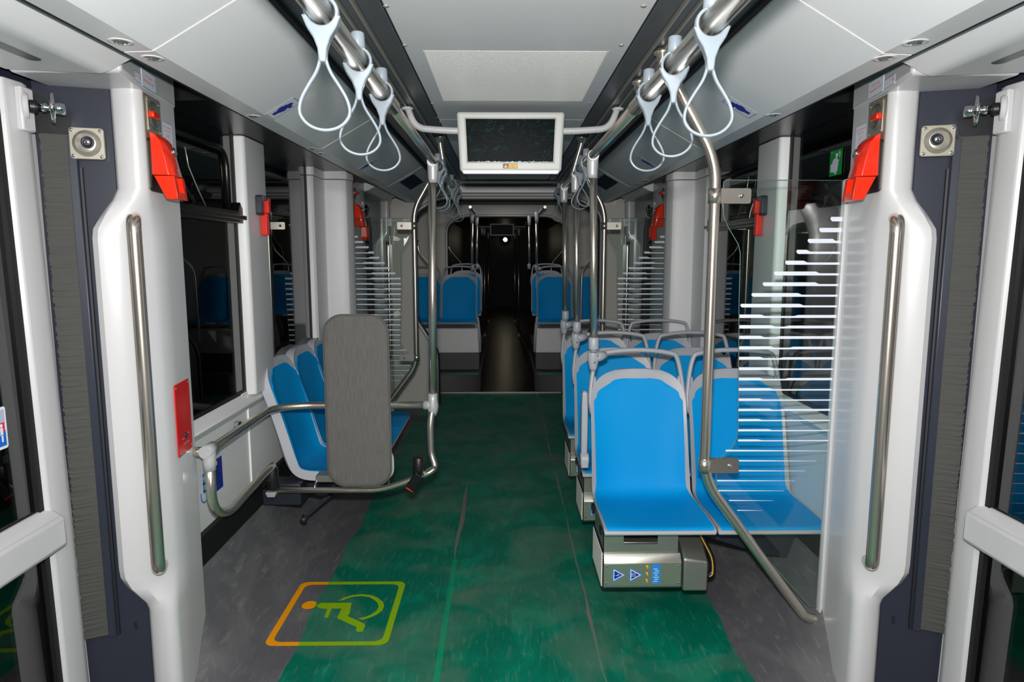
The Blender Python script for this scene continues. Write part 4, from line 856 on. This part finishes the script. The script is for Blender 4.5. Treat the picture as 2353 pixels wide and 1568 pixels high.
# ================================================================== GLASS PARTITIONS
def partition(s, Y, label, cat='partition'):
    w = SIDE[s]
    t = thing('glass_partition', label, cat, (s*.74, Y, .2))
    xi = .745; xo = 1.19
    # outline, from bottom outer corner round to the top
    O = [(xo, .215), (1.16, .215), (.83, .59), (.785, .66), (.770, .72), (.768, .78), (.785, .825), (.825, .868), (.842, .90), (.845, .95), (.828, 1.40), (.824, 1.60), (.815, 1.632), (.775, 1.695), (.757, 1.735), (.752, 1.78), (.752, 1.857), (.76, 1.862), (xo, 1.862)]
    pts = [(s*x, Y, z) for x, z in O]
    mb = MB(); mb.prism([(x, y - .003, z) for x, y, z in pts], (0, .006, 0)); gl = mk('glass', mb, M['clear'], t)
    mb = MB(); mb.tube([(x, y, z) for x, y, z in pts], .0016, 6); mk('glass_edge', mb, M['edge'], t)
    # printed stripes: thinner towards the bottom, wide bars with notches near the top
    mb = MB(); Nn = 29; f = Fr((0, Y - .0032, 0), (1, 0, 0), (0, 0, 1), (0, -1, 0))
    for i in range(Nn):
        z = 1.715 - i*.0393; full = .014*(1 - i/Nn)**.75 + .0022
        left = max(.829 + max(0, 1.4 - z)*.033, 1.15 - .0395*i) if z > .885 else ({22: .80, 23: .775}.get(i, .772) if z > .69 else .79 + (.69 - z)*.86)
        right = xo if i < 23 else xo - (i - 22)*.0395
        n1 = left + (.33*(xo - left) if i % 2 == 0 else .22*(xo - left)) + (.1 if i in (5, 6, 7, 8) else 0)
        n2 = xo - .12 - .03*(i % 3) - .004*i
        hi, lo = full, full*.55
        if i < 3: seq = [(left, hi), (right, hi)] if i < 2 else [(left, hi), (right - .03, hi), (right - .02, lo), (right, lo)]
        elif i < 19 and n1 + .04 < n2: seq = [(left, hi), (n1, hi), (n1 + .015, lo), (n2, lo), (n2 + .015, hi*.85), (right, hi*.85)]
        elif i < 22: seq = [(left, hi), (n1, hi), (n1 + .015, lo), (right, lo)]
        else: seq = [(left, hi), (right, hi*.15)]
        low = [(x, z) for x, h in seq]; top = [(x, z + h) for x, h in reversed(seq)]
        if i < 9: low = [(left + .004, z)] + low[1:]; low = [(left - .003, z + hi*.5)] + low; 
        P = [(s*x, q) for x, q in low + top]; f.pol(mb, P, 0, .0006)
    mk('printed_stripes', mb, M['frit'], gl)
    mb = MB(); mb.prism([(s*xo, Y - .02, .20), (s*1.235, Y - .015, .20), (s*1.235, Y + .012, .20), (s*xo, Y + .012, .20)], (0, 0, 1.665)); mk('wall_profile', mb, M['white'], t, bevel=.003)
    # support pole
    mb = MB(); X = lambda x: s*x
    P = bend([(X(.62), Y - .02, 2.29) if False else (X(.565), Y, 2.29), (X(.565), Y, 2.20), (X(.722), Y, 1.93), (X(.722), Y, .74), (X(1.15), Y, .165), (X(1.225), Y, .165)], .09, 8)
    mb.tube(P, .0195, 20); mk('pole', mb, M['steel'], t)
    mb = MB(); mb.lathe((X(.565), Y, 2.29), (0, 0, -1), [(.032, 0), (.032, .022), (.021, .026), (.021, .04)], 18); mk('ceiling_collar', mb, M['steel'], t)
    for z in (1.805, .795):
        mb = MB(); f.pol(mb, [(s*x, q) for x, q in rrect(.72, .85, z - .027, z + .027, .008)], .004, .009); f.pol(mb, [(s*x, q) for x, q in rrect(.72, .85, z - .027, z + .027, .008)], -.016, -.012)
        mb.cyl((s*.722, Y, z - .027), (s*.722, Y, z + .027), .0235, seg=20); o = mk('clamp', mb, M['steel'], t)
        mb = MB(); mb.lathe((s*.815, Y - .012, z), (0, -1, 0), [(.009, 0), (.009, .003), (.006, .006), (0, .0065)], 16); mk('clamp_bolt', mb, M['chrome'], o)
    mb = MB(); mb.lathe((s*1.225, Y, .165), (-s, 0, 0), [(.024, 0), (.024, .008), (.02, .009)], 18); mk('wall_collar', mb, M['steel'], t)
partition(1, 2.47, 'clear glass partition with white stripes and bent pole, near right')
partition(-1, 5.16, 'far left glass partition with pale stripes and bent pole'); partition(1, 5.16, 'far right glass partition with pale stripes behind the rear seats')

# ================================================================== WHEELCHAIR BAY, LEFT
t = thing('wheelchair_bay_rail', 'bent stainless rail frame of the wheelchair bay on the left', 'rail', (-1.12, 2.35, .6))
BX = -1.15
mb = MB(); mb.tube(bend([(-1.205, 2.43, .868), (BX, 2.435, .868), (BX, 3.12, .868), (-1.02, 3.2, .866), (-.39, 3.2, .866)], .10, 8), .0175, 18); mk('upper_rail', mb, M['steel'], t)
mb = MB(); mb.tube(bend([(BX, 2.45, .85), (BX, 2.45, .63), (BX, 2.59, .565), (BX, 3.02, .592), (-1.15, 3.11, .592)], .10, 8), .0185, 18); mk('lower_loop', mb, M['steel'], t)
mb = MB(); mb.cyl((BX, 2.415, .868), (BX, 2.49, .868), .0235, seg=20); mb.lathe((BX, 2.45, .79), (0, 0, 1), [(.022, 0), (.023, .03), (.025, .06), (.022, .09), (.01, .1)], 20); mk('corner_joint', mb, M['alu'], t)
mb = MB(); mb.cyl((BX - .008, 2.485, .805), (BX - .008, 2.490, .805), .019, seg=20); mk('yellow_ring', mb, M['yellow'], t)
PX, PY = -.390, 3.2
t = thing('handrail_pole', 'stainless pole left of the aisle between ceiling rail and wheelchair bay rail', 'pole', (PX, PY, .6))
mb = MB(); mb.cyl((PX, PY, .85), (LX[-1] - .012, PY, RZ - .08), .0195, seg=22); mk('upper_tube', mb, M['steel'], t)
mb = MB(); mb.tube(bend([(PX, PY, .86), (PX - .012, PY - .02, .78), (PX - .008, PY - .03, .62), (PX + .018, PY - .05, .565), (PX - .06, PY - .08, .535)], .04), .0175, 18); mk('lower_tube', mb, M['steel'], t)
mb = MB(); joint_top(mb, LX[-1] - .008, PY); mk('upper_joint', mb, M['alu'], t)
mb = MB(); mb.lathe((PX, PY, .925), (0, 0, -1), [(.022, 0), (.023, .03), (.028, .06), (.025, .085), (.017, .11)], 20); mb.cyl((PX - .045, PY, .866), (PX + .015, PY, .866), .0225, seg=18); mk('middle_joint', mb, M['alu'], t)
t = thing('belt_rail', 'low horizontal stainless belt rail of the wheelchair bay', 'rail', (-.8, 3.1, .47))
mb = MB(); mb.tube(bend([(-1.16, 3.12, .467), (-.645, 3.12, .467), (-.52, 3.12, .505), (-.40, 3.125, .552), (-.375, 3.14, .57)], .05), .0135, 16); mk('tube', mb, M['steel'], t)
mb = MB(); mb.box(-.965, -.75, 3.17, 3.25, .487, .522); mk('bracket', mb, M['sheet'], t, bevel=.004)
for xx in (-.96, -.795, -.605):
    mb = MB(); mb.cyl((xx, 3.13, .475), (xx, 3.17, .50), .004, seg=8); mk('pin', mb, M['steel'], t)
def reel(x, y, z, label, tilt):
    t = thing('belt_reel', label, 'belt reel', (x, y, z))
    mb = MB(); mb.lathe((x, y, z - .05), (0, 0, 1), [(.028, 0), (.030, .004), (.030, .098), (.027, .105), (.008, .107), (.006, .112)], 24); mk('housing', mb, M['blackp'], t)
    return t
r_ = reel(-1.158, 3.12, .525, 'black cylindrical belt reel at the wall end of the low rail', 0)
mb = MB(); mb.box(-1.205, -1.183, 3.09, 3.11, .485, .565); mb.box(-1.18, -1.155, 3.08, 3.088, .505, .535); mk('buckle', mb, M['gloss'], r_, bevel=.004)
mb = MB(); mb.hexa([(-1.185, 3.09, .465), (-1.135, 3.09, .465), (-1.13, 3.15, .465), (-1.185, 3.15, .465)], [(-1.178, 3.095, .44), (-1.142, 3.095, .44), (-1.142, 3.14, .44), (-1.178, 3.14, .44)]); mk('clamp', mb, M['alu'], r_, bevel=.003)
t = thing('belt_buckle', 'black belt buckle with a red press edge on the aisle end of the low rail', 'buckle', (-.46, 3.11, .54))
mb = MB(); mb.lathe((-.455, 3.13, .535), (0, 0, 1), [(.026, 0), (.028, .004), (.028, .088), (.024, .094), (0, .094)], 20); mk('reel', mb, M['blackp'], t)
f = Fr((-.462, 3.085, .53), (math.cos(.6), 0, math.sin(.6)*-1), (math.sin(.6), 0, math.cos(.6)), (0, -1, 0))
mb = MB(); f.pol(mb, rrect(-.024, .024, -.055, .03, .006), -.012, .012); mk('buckle_body', mb, M['gloss'], t, bevel=.003)
mb = MB(); f.rect(mb, -.021, .021, -.062, -.055, -.008, .008); mk('press_button', mb, M['redp'], t, bevel=.002)
# back rest pad
t = thing('backrest_pad', 'tall rounded grey fabric backrest pad standing in the wheelchair bay', 'backrest', (-.71, 3.06, .53))
f = Fr((0, 3.045, 0), (1, 0, 0), (0, 0, 1), (0, -1, 0))
mb = MB(); pr = rrect(-.868, -.572, .512, 1.322, .088, 8); cxm, czm = -.72, .917
def inset(P, d): return [(x + (cxm-x)*d/.148, z + (czm-z)*d/.405) for x, z in P]
secs = [[f.P(x, z, h) for x, z in inset(pr, d)] for d, h in ((.010, -.028), (.002, -.022), (0, -.010), (.0, .002), (.003, .010), (.010, .0145), (.022, .016))]
mb.loft(secs, True); mk('cushion', mb, M['pad'], t)
mb = MB(); mb.tube([f.P(x, z, .0) for x, z in inset(pr, -.0012)], .003, 6, closed=True); mk('piping', mb, M['pad'], t)
mb = MB(); f.pol(mb, rrect(-.83, -.566, .525, .69, .06, 6), -.05, -.03); f.rect(mb, -.77, -.67, .55, 1.2, -.05, -.03); mk('backing_plate', mb, M['pale'], t, bevel=.006)
mb = MB(); f.rect(mb, -.75, -.69, .835, .895, -.138, -.05); mk('mount', mb, M['blackp'], t, bevel=.003)
# wall stickers
f = Fr((-SX + .0005, 0, 0), (0, 1, 0), (0, 0, 1), (1, 0, 0))
a0, b1 = f.at(488, 1068); a1, b0 = f.at(512, 1106); b0, b1 = .600, .738
t = thing('rules_sticker', 'dark blue rectangular text sticker on the white wall under the left window', 'sticker', f.P(a0, b0))
mb = MB(); f.pol(mb, rrect(a0, a1, b0, b1, .006), 0, .001); mk('sheet', mb, M['sblue'], t)
mb = MB()
for i in range(11): f.rect(mb, a0 + .012, a1 - .014 - (i % 3)*.012, b1 - .016 - i*.0095, b1 - .013 - i*.0095, .001, .0013)
mk('print_lines', mb, M['navy'], t)
t = thing('wheelchair_sticker', 'light blue wheelchair pictogram on the white wall behind the rail elbow', 'sticker', f.P(a0 - .1, b0))
mb = MB(); cx, cz = a0 - .085, b0 + .03
def arc(mb, cx, cz, r, t0, t1, w, h0, h1, n_=14, ff=None):
    ff = ff or f
    for i in range(n_):
        p0 = math.radians(t0 + (t1-t0)*i/n_); p1_ = math.radians(t0 + (t1-t0)*(i+1)/n_)
        ff.pol(mb, [(cx + (r-w/2)*math.cos(p0), cz + (r-w/2)*math.sin(p0)), (cx + (r+w/2)*math.cos(p0), cz + (r+w/2)*math.sin(p0)), (cx + (r+w/2)*math.cos(p1_), cz + (r+w/2)*math.sin(p1_)), (cx + (r-w/2)*math.cos(p1_), cz + (r-w/2)*math.sin(p1_))], h0, h1)
arc(mb, cx, cz, .034, -200, 60, .007, 0, .001); f.pol(mb, circ(cx - .004, cz + .078, .009), 0, .001); f.rect(mb, cx - .01, cx + .002, cz + .01, cz + .064, 0, .001); f.rect(mb, cx - .01, cx + .024, cz + .004, cz + .016, 0, .001); f.rect(mb, cx - .01, cx + .018, cz + .04, cz + .048, 0, .001); mk('symbol', mb, M['lblue'], t)
t = thing('stop_request_button', 'small chrome latch on the window sill above the left rail', 'latch', (-1.235, 2.78, .9))
p = AX(541, 975, -1.235); mb = MB(); mb.box(-1.236, -1.215, p.y - .02, p.y + .02, p.z - .008, p.z + .012); mk('body', mb, M['chrome'], t, bevel=.003); t.name = 'window_latch'
# right wall latch/coat hook omitted; hammers on the window columns
def hammer(s):
    w = SIDE[s]; x = s*1.222; y = 3.30 if s < 0 else 3.30
    f = Fr((x, y, 1.80), (0, 1, 0) if s < 0 else (0, -1, 0), (0, 0, 1), (-s, 0, 0)); t = thing('emergency_hammer', 'red window hammer in a grey holder on the %s window column' % w, 'hammer', (x, y, 1.80), 'red emergency hammers')
    mb = MB(); f.pol(mb, rrect(-.05, .045, -.02, .075, .012), 0, .03); mk('holder', mb, M['dark'], t, bevel=.004)
    mb = MB(); f.pol(mb, rrect(-.016, .016, -.115, -.01, .006), .008, .04); f.pol(mb, [(-.016, -.01), (.016, -.01), (.022, .055), (-.01, .065)], .02, .05); mk('handle', mb, M['coral'], t, bevel=.004)
    mb = MB()
    for i in range(9): f.rect(mb, .003, .013, -.108 + i*.011, -.103 + i*.011, .0395, .0415)
    mk('grip_ribs', mb, M['redp'], t)
    mb = MB(); mb.cyl(f.P(-.028, .06, .035), f.P(.03, .06, .035), .013, seg=14); mk('head', mb, M['dark'], t)
hammer(-1); hammer(1)
# green sign on the right window
f = Fr((1.268, 0, 0), (0, -1, 0), (0, 0, 1), (-1, 0, 0)); p0 = f.at(1907, 378); p1_ = f.at(1935, 370); a0, a1 = sorted((p0[0], p1_[0])); zc = (p0[1] + p1_[1])/2; b0, b1 = zc - .05, zc + .05
t = thing('hammer_sign', 'green sign with a pale fist and hammer on the right window', 'sign', f.P(a0, b0))
mb = MB(); f.rect(mb, a0, a1, b0, b1, 0, .001); mk('sheet', mb, M['green'], t)
W_, H_ = a1 - a0, b1 - b0; Q = lambda u, v: (a0 + u*W_, b0 + v*H_)
mb = MB(); f.pol(mb, [Q(*p) for p in ((.10,.15),(.25,.17),(.35,.12),(.62,.14),(.70,.22),(.66,.28),(.72,.32),(.68,.38),(.74,.43),(.69,.49),(.75,.52),(.75,.60),(.62,.60),(.62,.72),(.68,.76),(.66,.84),(.55,.87),(.43,.80),(.50,.74),(.50,.68),(.35,.66),(.25,.58),(.22,.48),(.10,.46))], .001, .0014)
f.pol(mb, [Q(*p) for p in ((.46,.06),(.60,.06),(.60,.12),(.46,.12))], .001, .0014)
for ang in (80, 50, 10, -30, -60):
    d = Vector((math.cos(math.radians(ang)), math.sin(math.radians(ang)))); c0 = Vector((.74, .79)); p_ = c0 + d*.04; q2 = c0 + Vector((d.x*.16, d.y*.14)); nn = Vector((-d.y, d.x))*.012
    f.pol(mb, [Q(*(p_ + nn)), Q(*(q2 + nn)), Q(*(q2 - nn)), Q(*(p_ - nn))], .001, .0014)
mk('symbol', mb, M['mauve'], t); mk('text', text_mb('ÇEKİÇ', f, a0 + .08*W_, a0 + .36*W_, b0 + .885*H_, b0 + .94*H_, .0013), M['mauve'], t)

# ================================================================== FLOOR SIGN
f = Fr((0, 0, .0005), (1, 0, 0), (0, 1, 0), (0, 0, 1)); x0, x1, y0, y1 = -1.035, -.525, 2.575, 3.115
t = thing('floor_sign', 'wheelchair symbol in a rounded frame on the floor, orange and lime', 'floor sign', (x0, y0, 0))
# the sign lies flat on the level floor
def bandp(mb, P, w, h0, h1):
    n_ = len(P); cx = sum(p[0] for p in P)/n_; cy = sum(p[1] for p in P)/n_
    ix = (x1-x0)/2; iy = (y1-y0)/2
    Q_ = [(cx + (p[0]-cx)*(1 - w/ix), cy + (p[1]-cy)*(1 - w/iy)) for p in P]
    for i in range(n_):
        j = (i+1) % n_; mb.add([f.P(*P[i], h1), f.P(*P[j], h1), f.P(*Q_[j], h1), f.P(*Q_[i], h1)], [(0, 1, 2, 3)])
mb = MB(); bandp(mb, rrect(x0, x1, y0, y1, .04), .028, 0, .001)
mk('frame', mb, M['sign'], t)
def FX(px, py): p = AZ(px, py, .0015); return (p.x, p.y)
mb = MB(); mb.poly([f.P(*q_, .001) for q_ in circ(*FX(711, 1391), .034, 24, .036)]); mk('head', mb, M['sign'], t)
mb = MB(); pts = [FX(*q_) for q_ in ((728,1392),(737,1386),(808,1386),(803,1412),(798,1416),(838,1434),(839,1440),(833,1452),(822,1453),(817,1448),(820,1442),(774,1421),(785,1399),(776,1399),(762,1399),(754,1420),(745,1420),(752,1400),(738,1399),(730,1396))]
mb.poly([f.P(*q_, .001) for q_ in pts]); mk('figure', mb, M['sign'], t)
mb = MB(); C1 = [(777,1381),(790,1374),(810,1368),(832,1366),(852,1368),(868,1374),(880,1384),(883,1394),(878,1404),(866,1413),(850,1420),(833,1425)]; C2 = [(789,1380),(797,1376),(812,1372),(832,1370.5),(848,1373),(860,1379),(868,1387),(870,1395),(865,1404),(854,1412),(840,1418),(822,1422)]
for i in range(len(C1) - 1): mb.add([f.P(*FX(*C1[i]), .001), f.P(*FX(*C1[i+1]), .001), f.P(*FX(*C2[i+1]), .001), f.P(*FX(*C2[i]), .001)], [(0, 1, 2, 3)])
mk('wheel', mb, M['sign'], t)

# ================================================================== GANGWAY AND THE CARS BEYOND
def portal(Y, num, xin, ztop, xout=1.45, zc=2.44, low=.75, depth=.12, m='cream', zlow=.95, ch=.22):
    # wall with an opening that narrows at the foot and has chamfered, rounded top corners
    op = [(low, -.02), (low, .50), (low + .02, .60), (xin - .01, zlow - .05), (xin, zlow), (xin, ztop - ch), (xin - .04, ztop - ch + .09), (xin - ch + .02, ztop - .03), (xin - ch - .08, ztop)]
    outr = [(xout, -.02), (xout, .45), (xout, .6), (xout, .9), (xout, 1.0), (xout, 1.8), (xout, 2.1), (xout, zc), (.8, zc)]
    mb = MB()
    for s in (-1, 1):
        for i in range(len(op) - 1):
            a, b, c, d = op[i], op[i+1], outr[i+1], outr[i]
            mb.hexa([(s*a[0], Y, a[1]), (s*b[0], Y, b[1]), (s*c[0], Y, c[1]), (s*d[0], Y, d[1])], [(s*a[0], Y + depth, a[1]), (s*b[0], Y + depth, b[1]), (s*c[0], Y + depth, c[1]), (s*d[0], Y + depth, d[1])])
    a = op[-1]; mb.hexa([(-a[0], Y, a[1]), (a[0], Y, a[1]), (.8, Y, zc), (-.8, Y, zc)], [(-a[0], Y + depth, a[1]), (a[0], Y + depth, a[1]), (.8, Y + depth, zc), (-.8, Y + depth, zc)])
    o = struct('wall_' + num, mb, M[m])
    path = [(-x, z) for x, z in op] + [(x, z) for x, z in reversed(op)]
    m2 = MB(); m2.tube(bend([(x, Y - .01, z) for x, z in path], .06, 4), .018, 8); mk('edge_trim', m2, M['alu'], o)
    m2 = MB(); m2.tube(bend([(x*.985, Y + .03, z - .02 if z > 1 else z) for x, z in path], .06, 4), .016, 8); mk('dark_seal', m2, M['black'], o)
    return o
portal(7.02, 'gangway', .97, 2.165)
mb = MB(); mb.box(-.55, .60, 6.955, 7.01, 2.205, 2.275); mb.box(-.52, .57, 6.94, 6.96, 2.20, 2.212); struct('trim_42', mb, M['alu'], bevel=.006)
mb = MB(); mb.box(-.52, .56, 7.0, 7.03, 2.150, 2.180); struct('trim_43', mb, M['white'], bevel=.004)
mb = MB(); mb.box(-.62, .62, 6.6, 6.95, 2.288, 2.33); struct('trim_44', mb, M['gloss'])
portal(9.7, 'second_gangway', .86, 2.13, low=.70, ch=.20)
f = Fr((0, 7.018, 0), (1, 0, 0), (0, 0, 1), (0, -1, 0)); a0, b1 = f.at(1386, 455); a1, b0 = f.at(1416, 471)
t = thing('end_wall_notice', 'pale notice with faint red lines high on the end wall right of the gangway', 'notice', f.P(a0, b0))
mb = MB(); f.rect(mb, a0, a1, b0, b1, 0, .001); mk('sheet', mb, M['swhite'], t)
mb = MB(); L = b1 - b0
for i in range(4): f.rect(mb, a0 + .02, a1 - .02 - (i % 2)*.015, b0 + L*(.18 + i*.19), b0 + L*(.25 + i*.19), .001, .0014)
mk('print_lines', mb, M['spink'], t)
# intermediate car: walls, ceiling, steps
for s, nm in ((-1, 'left'), (1, 'right')):
    mb = MB(); mb.box(s*1.27, s*1.32, 7.14, 9.7, 0, 2.4); struct('wall_middle_' + nm, mb, M['cream'])
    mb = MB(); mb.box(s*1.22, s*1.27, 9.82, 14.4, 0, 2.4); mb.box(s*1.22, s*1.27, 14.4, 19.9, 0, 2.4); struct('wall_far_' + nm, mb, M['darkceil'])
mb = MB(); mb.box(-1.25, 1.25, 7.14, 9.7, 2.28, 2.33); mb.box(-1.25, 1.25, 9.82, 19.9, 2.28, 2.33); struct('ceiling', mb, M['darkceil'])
for s in (-1, 1):
    w = SIDE[s]
    t = thing('seat_podium', 'grey two step seat podium with a white box %s of the far aisle' % w, 'podium', (s*.75, 7.9, 0), 'seat podiums beyond the gangway')
    c = [(.31, 7.66), (.40, 7.60), (.80, 7.58), (1.25, 7.58), (1.25, 9.6), (.31, 9.6)]
    mb = MB(); mb.prism([(s*x, y, 0) for x, y in c], (0, 0, .22)); mk('lower_step', mb, mat('anthracite_step_' + w, (74,72,76), .5, noise=.06, nscale=8), t, bevel=.02, seg=3)
    mb = MB(); mb.box(s*.33, s*1.24, 7.86, 9.58, .22, .43); mk('upper_step', mb, bpy.data.materials['anthracite_step_' + w], t, bevel=.01)
    mb = MB(); mb.hexa([(s*.33, 7.83, .43), (s*1.2, 7.83, .43), (s*1.2, 8.5, .43), (s*.33, 8.5, .43)], [(s*.345, 7.86, .722), (s*1.2, 7.86, .722), (s*1.2, 8.4, .722), (s*.345, 8.4, .722)]); mk('seat_box', mb, M['panel'], t, bevel=.012)
    mb = MB(); mb.box(s*.345, s*1.0, 7.60, 7.66, .215, .226); mk('green_film', mb, mat('green_film_' + w, (0,130,80), .3, noise=.3, nscale=14), t)
    mb = MB(); mb.tube([(s*.325, 8.02, .42), (s*.335, 8.0, .62), (s*.355, 7.97, .84)], [.03, .04, .03], 8, flat=(1.4, .5)); mk('side_guard', mb, M['pale'], t)
mb = MB(); mb.box(-.80, .62, 7.585, 7.605, 0, .012); struct('trim_45', mb, M['sheet'])
far = []
pj = dup(s3, (.585, 7.86, .285), 'far blue seat with a pole, right of the dark aisle', 'blue seats beyond the gangway')
dup(s2, (1.03, 7.86, .285), 'far blue seat beside the right wall beyond the gangway', 'blue seats beyond the gangway')
# left far seats mirror the joint, so build with the plain seat
dup(s2, (-.595, 7.86, .285), 'far blue seat left of the dark aisle on a white box', 'blue seats beyond the gangway'); dup(s2, (-1.04, 7.86, .285), 'far blue seat beside the left wall beyond the gangway', 'blue seats beyond the gangway')
dup(s2, (.555, 8.75, .30), 'second far blue seat right of the dark aisle', 'blue seats beyond the gangway'); dup(s2, (-.565, 8.75, .30), 'second far blue seat left of the dark aisle', 'blue seats beyond the gangway')
# far poles with cast joints
def far_pole(x, y, z0, z1, label, lean=0):
    t = thing('far_pole', label, 'pole', (x, y, z0), 'dim poles beyond the gangway')
    mb = MB(); mb.cyl((x, y, z0), (x + lean, y, z1 - .1), .0165, seg=12); mk('tube', mb, M['steel'], t)
    mb = MB(); mb.lathe((x + lean, y, z1 - .12), (0, 0, 1), [(.02, 0), (.024, .05), (.028, .12), (.014, .14)], 12); mk('upper_joint', mb, M['alu'], t)
    mb = MB(); mb.cyl((x, y, z0 - .04), (x, y, z0 + .03), .024, seg=12); mk('lower_collar', mb, M['grey'], t)
for px, yy, z0, lb in ((1085, 8.38, 1.42, 'far pole on the left seat, nearer of the pair'), (1096, 9.28, 1.42, 'far pole on the left seats, farther of the pair'), (1233, 8.38, 1.42, 'far pole on the right seat, nearer of the pair'), (1216, 9.28, 1.42, 'far pole on the right seats, farther of the pair')):
    p = AY(px, 560, yy); far_pole(p.x, yy, z0, 2.09, lb)
for px, yy, z0, lb in ((1108, 12.2, 0.04, 'dim pole in the far car, left pair, outer'), (1113, 12.8, 0.04, 'dim pole in the far car, left pair, inner'), (1122, 15.5, 0.04, 'dimmest pole deep in the far car, left'), (1192, 12.8, 0.04, 'dim pole in the far car, right of the aisle'), (1183, 15.5, 0.04, 'dimmest pole deep in the far car, right')):
    p = AY(px, 580, yy); far_pole(p.x, yy, z0, 2.05, lb)
for s in (-1, 1):
    w = SIDE[s]; t = thing('far_handrail', 'dark ceiling handrail beyond the gangway on the %s' % w, 'handrail', (s*.40, 8, 2.09)); mb = MB(); mb.cyl((s*.40, 7.3, 2.09), (s*.40, 9.5, 2.09), .016, seg=10); mk('tube', mb, M['steel'], t)
    # bent wall rails by the gangway seats
    t = thing('gangway_rail', 'slim bent stainless rail at the %s edge of the gangway' % w, 'rail', (s*.95, 7.25, 1.0), 'bent rails at the gangway')
    mb = MB(); mb.tube(bend([(s*.96, 7.2, 1.74), (s*.945, 7.2, 1.60), (s*.80, 7.25, 1.42), (s*.79, 7.25, .62), (s*.90, 7.2, .38)], .08), .012, 10); mk('tube', mb, M['steel'], t)
    t = thing('gangway_rail', 'slim bent rail in the second gangway on the %s' % w, 'rail', (s*.80, 9.9, 1.0), 'bent rails at the second gangway')
    mb = MB(); mb.tube(bend([(s*.86, 9.9, 1.78), (s*.84, 9.9, 1.65), (s*.66, 9.95, 1.45), (s*.65, 9.95, .0)], .08), .012, 10); mk('tube', mb, M['steel'], t)
# second display
t = thing('passenger_display', 'distant switched off display under the ceiling of the far car', 'screen', (-.02, 14, 2.1)); p = AY(1153.5, 528, 14)
f = Fr((p.x, 14, p.z), (1, 0, 0), (0, 0, 1), (0, -1, 0)); mb = MB(); f.rect(mb, -.25, .25, -.125, .125, -.06, 0); mk('housing', mb, M['tv'], t, bevel=.01); mb = MB(); f.rect(mb, -.225, .225, -.10, .10, .001, .002); mk('glass', mb, M['gap'], t)
mb = MB(); mb.tube([(p.x - .5, 14.03, 2.3), (p.x - .48, 14.03, p.z + .06), (p.x + .48, 14.03, p.z + .06), (p.x + .5, 14.03, 2.3)], .016, 8); mk('support_tube', mb, M['white'], t)
# driver cab end wall with an added glow in place of the flash reflection
mb = MB(); mb.box(-1.3, 1.3, 19.9, 20, -.1, 2.4); struct('wall_end', mb, M['gap'])
p = AY(1161, 551, 19.8); t = thing('flash_glint', 'glowing stand-in for the flash reflected at the far dark end of the tram', 'glint', p)
mb = MB(); mb.lathe(p, (0, -1, 0), [(.05, 0), (.05, .03), (.03, .05), (0, .055)], 20); mk('glint_core', mb, M['glint'], t)
mb = MB(); mb.lathe(p + Vector((0, .02, 0)), (0, 1, 0), [(.06, -.02), (.09, 0), (.07, .08), (0, .1)], 20); mk('glint_back', mb, M['satin'], t)
# rear end of the car behind the photographer
mb = MB(); mb.box(-1.6, 1.6, -1.25, -1.2, 0, 2.4); struct('wall_rear', mb, M['panel'])
for s, nm in ((-1, 'left'), (1, 'right')):
    mb = MB(); mb.box(s*1.47, s*1.5, -1.2, 2.2, 2.05, 2.46); mb.box(s*1.47, s*1.5, 5.5, 6.8, 2.05, 2.46); mb.box(s*1.455, s*1.5, 2.14, 2.5, 0, 2.46); struct('wall_outer_' + nm, mb, M['dark'])
